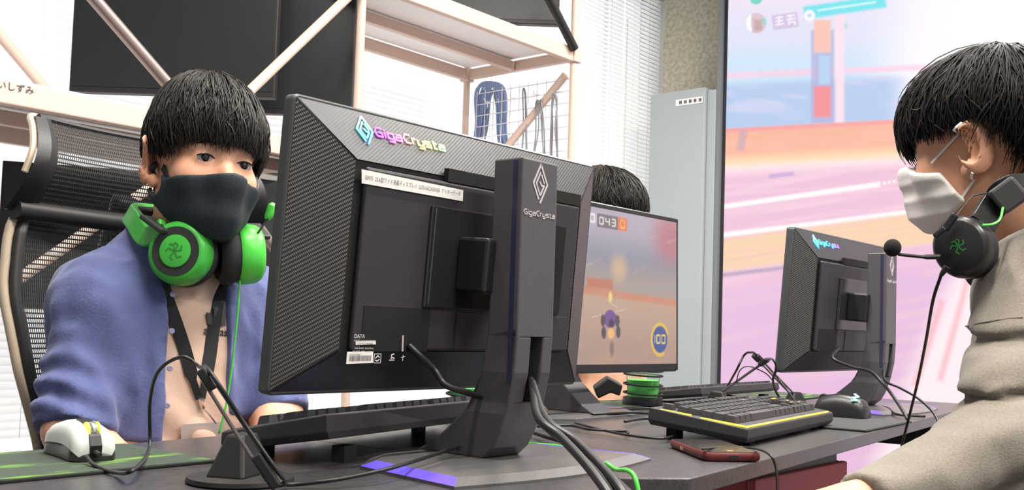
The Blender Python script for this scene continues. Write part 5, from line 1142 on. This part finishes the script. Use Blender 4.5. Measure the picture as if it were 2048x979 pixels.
# ================================================================ MESH OFFICE CHAIR
mat('chair_black', (.015, .015, .016), .5); mat('chair_frame', srgb(176, 160, 140), .5); mat('mesh_thread', (.02, .02, .021), .6)
CXc = .955
t = thing('office_chair', 'tall black mesh office chair with tan frame behind the blue-shirted person', 'chair', (CXc, 1.72, 0))
def back_pt(u, z):      # u -1..1 across; backrest surface
    half = np.interp(z, [.56, .66, .76, .90, 1.0, 1.04], [.165, .19, .225, .248, .235, .215]); lean = np.interp(z, [.5, .75, 1.04], [1.66, 1.64, 1.70])
    return np.array([CXc + u * half, lean + .055 * (1 - u * u) - .02, z])
def head_pt(u, v):      # head rest, v 0 bottom .. 1 top
    half = .240 - .045 * v; z = 1.035 + .155 * v; return np.array([CXc + u * half, 1.665 + .04 * (1 - u * u) - .05 * math.sin(math.pi * v) + .02 * v, z])
def mesh_part(fn, v0, v1, nu, nv, ru, name, seg=12):
    vs = []; fs = []
    def strip(pts, w):
        n = len(vs); P = np.array(pts); T = np.gradient(P, axis=0); T /= np.linalg.norm(T, axis=1, keepdims=True); nrm = np.array([0, 1, 0]); S_ = np.cross(T, nrm); S_ /= np.linalg.norm(S_, axis=1, keepdims=True)
        for p, s in zip(P, S_): vs.append(p - s * w); vs.append(p + s * w)
        for i in range(len(P) - 1): fs.append((n + 2 * i, n + 2 * i + 1, n + 2 * i + 3, n + 2 * i + 2))
    for i in range(nu + 1): u = -1 + 2 * i / nu; strip([fn(u, v0 + (v1 - v0) * k / seg) for k in range(seg + 1)], ru * .62)
    for j in range(nv + 1): v = v0 + (v1 - v0) * j / nv; strip([fn(-1 + 2 * k / 14, v) + np.array([0, .0008, 0]) for k in range(15)], ru)
    m_ = MB(); m_.add([tuple(v) for v in vs], fs); o = m_.build(name, 'mesh_thread', t); o['kind'] = 'stuff'; return o
mesh_part(back_pt, .565, 1.035, 120, 58, .0013, 'back_mesh'); mesh_part(head_pt, .04, .97, 110, 20, .0013, 'headrest_mesh')
L = [back_pt(-1, z) for z in np.linspace(.56, 1.02, 14)]; Rr = [back_pt(1, z) for z in np.linspace(1.02, .56, 14)]
MB().tube(spline(L + [back_pt(u, 1.035) + (0, 0, .0) for u in np.linspace(-.9, .9, 9)] + Rr + [back_pt(u, .56) for u in np.linspace(.8, -.8, 7)], 2, True), .0075, 8, closed=True).build('back_frame', 'chair_frame', t, smooth=True, angle=0)
MB().tube(spline([back_pt(u, .565 + .47 * (0 if k == 0 else 1)) * 0 + p for k, u, p in [(0, 0, back_pt(-.93, z) + (0, -.008, 0)) for z in np.linspace(.58, 1.01, 12)]], 2), .011, 8).build('mesh_border', 'chair_black', t, smooth=True, angle=0)
MB().tube(spline([back_pt(.93, z) + (0, -.008, 0) for z in np.linspace(.58, 1.01, 12)], 2), .011, 8).build('mesh_border', 'chair_black', t, smooth=True, angle=0)
hp = [head_pt(-1, v) for v in np.linspace(0, 1, 9)]; hq = [head_pt(1, v) for v in np.linspace(1, 0, 9)]
for s in (-1, 1):
    lp = []
    for v in np.linspace(-.03, 1, 12):
        a = head_pt(s, v); b = head_pt(s * (.80 + .06 * v), v); n = np.array([0, -.012, 0]); lp.append([Vector(a + (0, .006, 0)), Vector(a + (s * .004, -.004, 0)), Vector((a + b) / 2 + n), Vector(b + (0, -.004, 0)), Vector(b + (0, .006, 0))])
    MB().loft(lp).build('headrest_wing', 'chair_black', t, smooth=True)
MB().tube([head_pt(u, 0) + (0, -.006, -.004) for u in np.linspace(-.97, .97, 16)], .017, 10).build('headrest_bar', 'chair_black', t, smooth=True)
MB().tube([head_pt(u, 1) for u in np.linspace(-.98, .98, 16)], .006, 8).build('headrest_top', 'chair_black', t, smooth=True)
MB().tube(spline([head_pt(-1.015, v) + (-.004, .008, 0) for v in (.35, .6, .85, 1.0)] + [head_pt(-.9, 1.02) + (0, .01, 0)], 4), .0055, 8).build('headrest_trim', 'chair_frame', t, smooth=True)
MB().tube(spline([(CXc, 1.74, 1.08), (CXc, 1.79, .95), (CXc, 1.78, .7), (CXc, 1.73, .5), (CXc, 1.6, .43)], 6), .024, 10).build('spine', 'chair_black', t, smooth=True, angle=0)
MB().loft([[(CXc + math.copysign(abs(math.cos(a)) ** .6, math.cos(a)) * .235 * q, 1.47 + math.copysign(abs(math.sin(a)) ** .6, math.sin(a)) * .22 * q, z) for a in np.linspace(0, 2 * math.pi, 28, endpoint=False)] for q, z in ((.92, .385), (1, .40), (1, .42), (.93, .435))]).build('seat', 'chair_black', t, smooth=True, angle=60)
for s in (-1, 1):
    MB().tube(spline([(CXc + s * .2, 1.55, .40), (CXc + s * .27, 1.55, .42), (CXc + s * .275, 1.55, .60)], 5), .014, 8).build('arm_post', 'chair_black', t, smooth=True, angle=0)
    MB().box(CXc + s * .275 - .035, CXc + s * .275 + .035, 1.46, 1.66, .60, .625).build('arm_pad', 'chair_black', t, bevel=.01, seg=3)
MB().tube([(CXc, 1.5, .07), (CXc, 1.5, .385)], .027, 12).build('gas_column', 'chair_black', t, smooth=True)
for k in range(5):
    a = 2 * math.pi * k / 5 + .3; e = (CXc + .30 * math.cos(a), 1.5 + .30 * math.sin(a))
    leg = MB().tube([(CXc, 1.5, .085), (e[0], e[1], .065)], [.026, .016], 8).build('base_leg', 'chair_black', t, smooth=True)
    MB().lathe([(0, -.012), (.027, -.012), (.027, .012), (0, .012)], (e[0], e[1], .027), 16, (-math.sin(a), math.cos(a), 0)).build('castor', 'chair_black', leg, smooth=True)
# ================================================================ HEADSETS
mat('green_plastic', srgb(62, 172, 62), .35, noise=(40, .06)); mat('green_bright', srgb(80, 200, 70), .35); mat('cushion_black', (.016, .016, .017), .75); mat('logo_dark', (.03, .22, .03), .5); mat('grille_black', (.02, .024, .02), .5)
def cupset(t, c, n, r, m_shell, m_face, upv=(0, 0, 1), oval=1.0, depth=.04, logo=None, ring=True):
    """ear cup: centre c, outward normal n"""
    n = Vector(n).normalized(); u = Vector(upv); u = (u - n * u.dot(n)).normalized(); s = u.cross(n); c = Vector(c)
    def prof(pr, name, m, parent, N=36):
        return MB().loft([[c + n * h + (s * math.cos(a) + u * math.sin(a) * oval) * max(q, 1e-5) for a in np.linspace(0, 2 * math.pi, N, endpoint=False)] for q, h in pr]).build(name, m, parent, smooth=True, angle=50)
    cup_ = prof([(0, -depth * .35), (r * .93, -depth * .35), (r, -depth * .25), (r * 1.0, depth * .1), (r * .96, depth * .32), (r * .88, depth * .45), (r * .80, depth * .5), (0, depth * .5)], 'ear_cup', m_shell, t)
    if ring:
        prof([(r * .52, depth * .505), (r * .76, depth * .505), (r * .76, depth * .53), (r * .52, depth * .53)], 'cup_grille', 'grille_black', cup_); prof([(0, depth * .5), (r * .5, depth * .5), (r * .5, depth * .58), (r * .44, depth * .6), (0, depth * .6)], 'cup_badge', m_face, cup_)
    if logo:
        lm_ = MB(); lm_.T = frame_T(c + n * (depth * (.602 if ring else .502)), s, u); q = r * .22
        for a in (.3, 1.2, 1.9, 2.8, 4.2, 5.3): stroke(lm_, [(0, 0), (q * math.cos(a), q * math.sin(a)), (q * 1.3 * math.cos(a + .5), q * 1.3 * math.sin(a + .5))], q * .22, .0006)
        lm_.build('cup_logo', logo, cup_)
    prof([(r * .55, -depth * .36), (r * .9, -depth * .36), (r * 1.0, -depth * .6), (r * .98, -depth * .85), (r * .8, -depth * 1.0), (r * .58, -depth * .95), (r * .5, -depth * .6)], 'ear_cushion', 'cushion_black', t)
    return c, n, u, s
hs = thing('headset', 'bright green gaming headset with boom mic hung round a neck', 'headset', (.89, 1.45, .9))
ca1 = PY(362, 506, 1.355); ca2 = PY(492, 508, 1.352)
n1 = (-.78, -.62, .06); n2 = (.92, -.36, .08)
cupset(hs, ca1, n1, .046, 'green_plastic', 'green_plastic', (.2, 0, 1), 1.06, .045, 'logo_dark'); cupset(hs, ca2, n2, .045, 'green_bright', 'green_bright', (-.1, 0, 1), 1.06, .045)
bp = [ca1 + (-.024, .012, .035), (.808, 1.405, .985), (.816, 1.455, 1.012), (.842, 1.515, 1.03), (.892, 1.538, 1.035), (.945, 1.515, 1.03), (.968, 1.455, 1.01), (.962, 1.40, .985), ca2 + (.02, .01, .035)]
def ribbon(name, pts, w, th, m, parent, wdir=(0, 0, 1), n=6):
    P = spline(pts, n); lp = []; wd = Vector(wdir)
    for i, p in enumerate(P):
        tt = Vector(P[min(i + 1, len(P) - 1)] - P[max(i - 1, 0)]).normalized(); o = tt.cross(wd).normalized(); u = o.cross(tt).normalized(); p = Vector(p)
        lp.append([p + u * w / 2 + o * th / 2, p - u * w / 2 + o * th / 2, p - u * w / 2 - o * th / 2, p + u * w / 2 - o * th / 2])
    return MB().loft(lp).build(name, m, parent, smooth=True, bevel=min(w, th) * .2)
ribbon('headband', bp, .032, .012, 'green_plastic', hs, (.2, -.5, .85)); ribbon('band_padding', [np.array(p) + (0, -.008 if 1.5 < p[1] else 0, -.004) for p in bp[1:-1]], .026, .012, 'cushion_black', hs, (.2, -.5, .85))
for cc, s in ((ca1, -1), (ca2, 1)):
    MB().bar(Vector(cc + (s * .026, -.004, .028)), Vector(cc + (s * .036, .04, .052)), .008, .03, (s, .2, .3)).build('yoke_slot', 'grille_black', hs, bevel=.003)
mp = [PY(492, 500, 1.325), PY(510, 474, 1.32), PY(536, 436, 1.315)]; MB().tube(spline(mp, 6), .0017, 8).build('mic_boom', 'cable_black', hs, smooth=True)
MB().tube([PY(534, 437, 1.315), PY(537, 432, 1.315), PY(545, 411, 1.31), PY(547, 407, 1.31)], [.004, .0068, .0068, .004], 12).build('mic_capsule', 'green_bright', hs, smooth=True)
cable('headset_cable', [PY(480, 560, 1.338), PY(474, 640, 1.335), PY(463, 740, 1.33), PY(452, 810, 1.325), PY(438, 866, 1.32)], .0016, 'green_plastic', 'thin green headset cable hanging over the blue shirt')
# black headset of the grey sweatshirt
hb = thing('headset', 'black headset with foam-tipped boom mic hung round the neck', 'headset', (1.5, .42, .95))
mat('cup_black', (.013, .013, .014), .33); mat('logo_green', srgb(40, 120, 50), .5); mat('slider_grey', (.06, .06, .062), .4)
cb1 = PD(1926, 494, 1.285); nb = Vector(CAM - cb1); nb = (Vector((-1, .12, .0)) * .75 + nb.normalized() * .35).normalized()
cupset(hb, cb1, nb, .0345, 'cup_black', 'cup_black', (.1, .2, 1), 1.16, .04, 'logo_green', ring=False)
cb2 = np.array([1.70, .455, .985]); cupset(hb, cb2, (1, .12, 0), .0345, 'cup_black', 'cup_black', (0, 0, 1), 1.16, .04, None, False)
bpR = [PD(1962, 450, 1.30), PD(1992, 405, 1.31), PD(2030, 375, 1.30), np.array([1.50, .285, 1.07]), np.array([1.595, .258, 1.065]), np.array([1.68, .285, 1.06]), np.array([1.71, .36, 1.035]), cb2 + (.012, 0, .03)]
ribbon('headband', bpR, .034, .012, 'cup_black', hb, (-.3, .5, .8))
MB().bar(Vector(PD(1992, 408, 1.298)), Vector(PD(2042, 372, 1.288)), .014, .036, (-.3, .5, .8)).build('band_slider', 'slider_grey', hb, bevel=.004)
MB().tube([PD(1912, 432, 1.26), PD(1945, 391, 1.27), PD(1968, 387, 1.285), PD(1992, 384, 1.297)], .0009, 6).build('band_wire', 'cable_black', hb, smooth=True)
MB().bar(Vector(PD(1912, 428, 1.262)), Vector(PD(1888, 460, 1.268)), .008, .009).build('yoke_arm', 'cup_black', hb, bevel=.002); MB().bar(Vector(PD(1868, 473, 1.27)), Vector(PD(1890, 455, 1.266)), .006, .007).build('yoke_arm', 'cup_black', hb, bevel=.002)
MB().tube(spline([PD(1965, 450, 1.262), PD(1985, 448, 1.265), PD(2000, 438, 1.275), PD(2006, 415, 1.285)], 5), .0016, 8).build('green_wire', 'green_bright', hb, smooth=True)
MB().tube(spline([PD(1880, 513, 1.268), PD(1845, 513, 1.272), PD(1796, 508, 1.28)], 5), [.0032] * 5 + [.0022] * 6, 8).build('mic_boom', 'cable_black', hb, smooth=True)
MB().ellip(PD(1785, 495, 1.282), (.0108, .0108, .0112), 18, 12).build('mic_foam', mat('foam_black', (.008, .008, .008), .95, bump=(900, .8)), hb, smooth=True, angle=0)
MB().tube([PD(1894, 533, 1.258), PD(1882, 550, 1.262)], [.0045, .0028], 10).build('cable_boot', 'rubber', hb, smooth=True)
cable('headset_cable', [PD(1882, 550, 1.262), PD(1866, 600, 1.30), PD(1852, 680, 1.40), PD(1836, 760, 1.52), PD(1817, 838, 1.64), PD(1808, 872, 1.66), PD(1800, 905, 1.66)], .0021, 'cable_black', 'black headset cable hanging in front of the pink led wall')
# ================================================================ LANYARD WITH CARD
ly = thing('lanyard', 'black neck lanyard with clear card holder over the beige t-shirt', 'lanyard', tuple(tee_pt(402, 800)))
mat('strap_black', (.013, .013, .015), .7); mat('holder_clear', (.9, .9, .9), .08, trans=.85, ior=1.15); mat('card_paper', (.7, .62, .56), .6)
def on_tee(px, py, off=.004): return tee_pt(px, py) - ray(px, py) * off
for pts in ([(322, 545), (332, 590), (350, 640), (370, 700), (386, 760), (399, 797)], [(452, 545), (438, 590), (428, 650), (420, 710), (412, 755), (403, 797)]):
    P = [on_tee(*p) for p in pts]; P = [(p) for p in spline(P, 4)]; v = ray(400, 680); lp = []
    for i, p in enumerate(P):
        tt = Vector(P[min(i + 1, len(P) - 1)] - P[max(i - 1, 0)]).normalized(); s = tt.cross(Vector(v)).normalized(); f = -Vector(v).normalized(); w_ = .0098 if i < len(P) - 5 else .0055; p = Vector(p)
        lp.append([p + s * w_, p - s * w_, p - s * w_ + f * .0018, p + s * w_ + f * .0018])
    MB().loft(lp).build('strap', 'strap_black', ly)
MB().tube([on_tee(402, 796, .006), on_tee(404, 806, .006), on_tee(407, 816, .006)], [.004, .005, .003], 8).build('clip', 'chrome', ly, smooth=True)
MB().tube([on_tee(407, 816, .006), on_tee(418, 828, .006), on_tee(432, 846, .006)], .0014, 6).build('clip_chain', 'chrome', ly, smooth=True)
H = [on_tee(*p, .006) for p in ((362, 886), (452, 878), (450, 842), (362, 848))]; f = -ray(400, 860) * .0025
MB().add([tuple(p) for p in H] + [tuple(p + f) for p in H], [(3, 2, 1, 0), (4, 5, 6, 7), (0, 1, 5, 4), (1, 2, 6, 5), (2, 3, 7, 6), (3, 0, 4, 7)]).build('card_holder', 'holder_clear', ly)
MB().add([tuple(p - f * .1) for p in H] + [tuple(p - f * .5) for p in H], [(3, 2, 1, 0), (4, 5, 6, 7), (0, 1, 5, 4), (1, 2, 6, 5), (2, 3, 7, 6), (3, 0, 4, 7)]).build('card', 'card_paper', ly)
# ================================================================ CABLES
zc = ZD + .004
def dz(px, py, h=0.): return PZ(px, py, zc + h)
mouse_front = mLc + np.array([math.sin(math.radians(8)) * -.068 * -1 * -1, -.068, .008])
clip = np.array(tL)
cable('mouse_cable', [PZ(172, 912, ZD + .012), PZ(190, 930, ZD + .006), dz(230, 944), dz(268, 938, .01), PD(298, 895, 1.17), PD(300, 800, 1.16), PD(318, 740, 1.14), PD(365, 713, 1.12), PD(402, 735, 1.105), clip + (0, -.004, .006), (clip * .5 + fL * .5) + (0, -.004, .007), np.array(fL) + (.004, -.006, .004), dz(575, 968), dz(660, 960, .004), dz(745, 944, .009), dz(800, 930, .012), dz(870, 908, .014), dz(935, 886, .014), dz(990, 862, .006)], .0021, 'cable_black', 'black mouse cable looping from white mouse over its bungee')
cable('power_cable', [backT(818, 690) + (0, .0, 0), backT(822, 700) + (0, -.012, -.004), backT(845, 738) + (0, -.02, 0), PY(890, 768, .80), PY(930, 783, .795), PY(985, 795, .80), (.945, .80, ZD + .095), (.935, .755, ZD + .10)], .0038, 'cable_black', 'thick black cable drooping from the back of the large monitor')
hole = np.array([.928, .75, ZD + .098])
for k, (o_, r_, pts, lb) in enumerate((((0, 0, 0), .0042, [(1075, 832), (1120, 872), (1170, 925), (1215, 985), (1245, 1040)], 'thick black cable from the stand slot, nearest the large monitor base'),
                               ((.004, .004, .004), .0042, [(1090, 835), (1150, 880), (1205, 935), (1245, 985), (1270, 1040)], 'thick black cable from the stand slot, crossing the desk notch'),
                               ((.006, .0, -.006), .0026, [(1085, 845), (1130, 885), (1185, 930), (1228, 985), (1250, 1040)], 'slimmer black cable squeezed between the two thick ones'))):
    dd = [.98, .93, .87, .82, .80]; P = [hole + o_ + (0, .03, .01), hole + o_] + [PD(*p, d + .012 * k) for p, d in zip(pts, dd)]
    cable('monitor_cable', P, r_, 'cable_black', lb, 'cables hanging from the stand slot')
for pts, lb in (([(1040, 885), (1080, 888), (1125, 893), (1150, 905)], 'bright green cable end on the desk, uppermost of two'), ([(1040, 897), (1075, 893), (1110, 900), (1135, 907), (1160, 908)], 'bright green cable end curling beside the black cables')):
    cable('green_cable', [dz(*p) for p in pts], .0022, 'green_bright', lb, 'green cable ends by the stand base')
cable('green_cable', [dz(1212, 925, .01), dz(1232, 938, .006), PD(1255, 940, 1.02), PD(1270, 955, 1.0), PD(1280, 1000, .99)], .0024, 'green_bright', 'green cable falling over the notch between the desks')
cable('green_cable', [dz(602, 858, .002), dz(625, 848, .016), dz(660, 846, .014), dz(730, 853, .004)], .0018, 'green_bright', 'green cable arching over the keyboard beneath the large monitor')
cable('black_cable', [dz(825, 846, .002), dz(828, 832, .018), dz(845, 830, .02), dz(870, 838, .006), dz(905, 835, .004)], .002, 'cable_black', 'small black cable loop at the far desk edge')
for pts, r_, lb in (([(1050, 812), (1100, 812), (1150, 818), (1200, 826), (1260, 824), (1330, 826), (1400, 822), (1425, 812)], .003, 'black cable running past the cup with green drink'),
                    ([(1060, 800), (1120, 806), (1180, 815), (1240, 818), (1300, 816), (1345, 822)], .0025, 'black cable under the racing game monitor'),
                    ([(1075, 852), (1140, 850), (1180, 858), (1250, 862), (1255, 866)], .0022, 'short black cable with loose end on the right desk'),
                    ([(1150, 845), (1200, 858), (1260, 870), (1320, 876), (1345, 872)], .002, 'thin black cable leading under the lit keyboard'),
                    ([(1250, 842), (1290, 836), (1345, 838), (1400, 836), (1445, 826)], .0028, 'black cable behind the lit keyboard'),
                    ([(1060, 862), (1090, 872), (1130, 884), (1170, 900)], .003, 'black cable lying beside the large stand foot')):
    cable('desk_cable', [dz(p[0], p[1], .001 + r_) for p in pts], r_, 'cable_black', lb, 'black cables on the desks')
cable('phone_cable', [dz(1405, 897, .012), dz(1450, 893, .006), dz(1500, 895, .006), PD(1535, 905, 1.19), PD(1552, 935, 1.17), PD(1555, 1000, 1.16)], .0016, 'cable_black', 'thin cable draped over the desk edge beside the phone')
t1 = PY(1530, 722, b1[1] - .1); t2 = PY(1514, 714, b2[1] + .03)
q = np.array
cable('mouse_cable', [dz(1420, 800), dz(1445, 785, .02), PD(1470, 745, 2.02), PD(1488, 710, 2.0), PD(1502, 704, 1.98), t2 + (0, 0, .004), (t2 + q((b2[0], b2[1], ZD + .02))) / 2 + (0, 0, .008), dz(1610, 822, .006), dz(1640, 818, .006)], .0022, 'cable_black', 'black cable looping over the bungee beside the black mouse')
cable('mouse_cable', [t1 + (0, 0, .004), PD(1545, 718, 1.75), PD(1553, 735, 1.75), PD(1546, 762, 1.8), PD(1560, 795, 1.9), dz(1590, 818, .006)], .0022, 'cable_black', 'short black cable loop on the right-leaning bungee')
cable('thin_cable', [PD(1472, 765, 2.1), PD(1480, 740, 2.1), PD(1498, 732, 2.1), PD(1530, 745, 2.1), PD(1545, 760, 2.12)], .0012, 'cable_black', 'thin wire arching behind the two bungees')
mo2 = np.array([2.338, .962, ZD])
cable('power_cable', [mo2 + (-.10, -.045, .14), PD(1665, 715, 2.2), PD(1700, 732, 2.2), PD(1740, 742, 2.22), PD(1765, 765, 2.2), PD(1785, 790, 2.15), PD(1808, 825, 2.05), dz(1815, 838)], .0035, 'cable_black', 'black cable drooping from the monitor by the led wall to the pad')
cable('monitor_cable', [mo2 + (.0, -.11, .10), PD(1770, 760, 2.2), PD(1800, 775, 2.15), PD(1835, 795, 2.1), PD(1865, 822, 2.05), PD(1880, 850, 2.0)], .0028, 'cable_black', 'black cable leaving the slot of the monitor by the led wall')
cable('desk_cable', [dz(1750, 812), dz(1775, 815, .004), dz(1795, 828, .002), dz(1850, 832)], .0026, 'cable_black', 'black cable on the desk beside the mouse pad')
# ================================================================ BLACK POUCH BY THE CUP
pb = PZ(1215, 808, ZD); 
MBp = MB(); zz = ZD + .005
P4 = [(PD(1188, 775, 2.3), PD(1196, 797, 2.3)), (PD(1217, 754, 2.3), PD(1222, 785, 2.3)), (PD(1246, 770, 2.3), PD(1240, 792, 2.3))]
lp = [[Vector(a), Vector(b), Vector(b + FW * .05), Vector(a + FW * .05)] for a, b in P4]
o = MBp.loft(lp).build('black_pouch', mat('pouch', (.012, .012, .012), .5), bevel=.004); tag(o, 'black folded pouch lying beside the cup with green drink', 'pouch')
# ================================================================ THE OTHER PLAYERS' CHAIRS
chair0 = next(o for o in bpy.data.objects if o.name == 'office_chair')
chR = copy_tree(chair0); chR.matrix_world = Matrix.Translation((1.605, -.12, 0)) @ Matrix.Rotation(math.pi, 4, 'Z')
tag(chR, 'black mesh office chair under the person in grey sweatshirt', 'chair')
ch3 = copy_tree(chair0); ch3.matrix_world = Matrix.Translation((2.37, 1.95, 0)); tag(ch3, 'low-backed black mesh chair under the person behind the racing game monitor', 'chair')
for c in list(ch3.children):
    if c.name.startswith('headrest'): bpy.data.objects.remove(c)
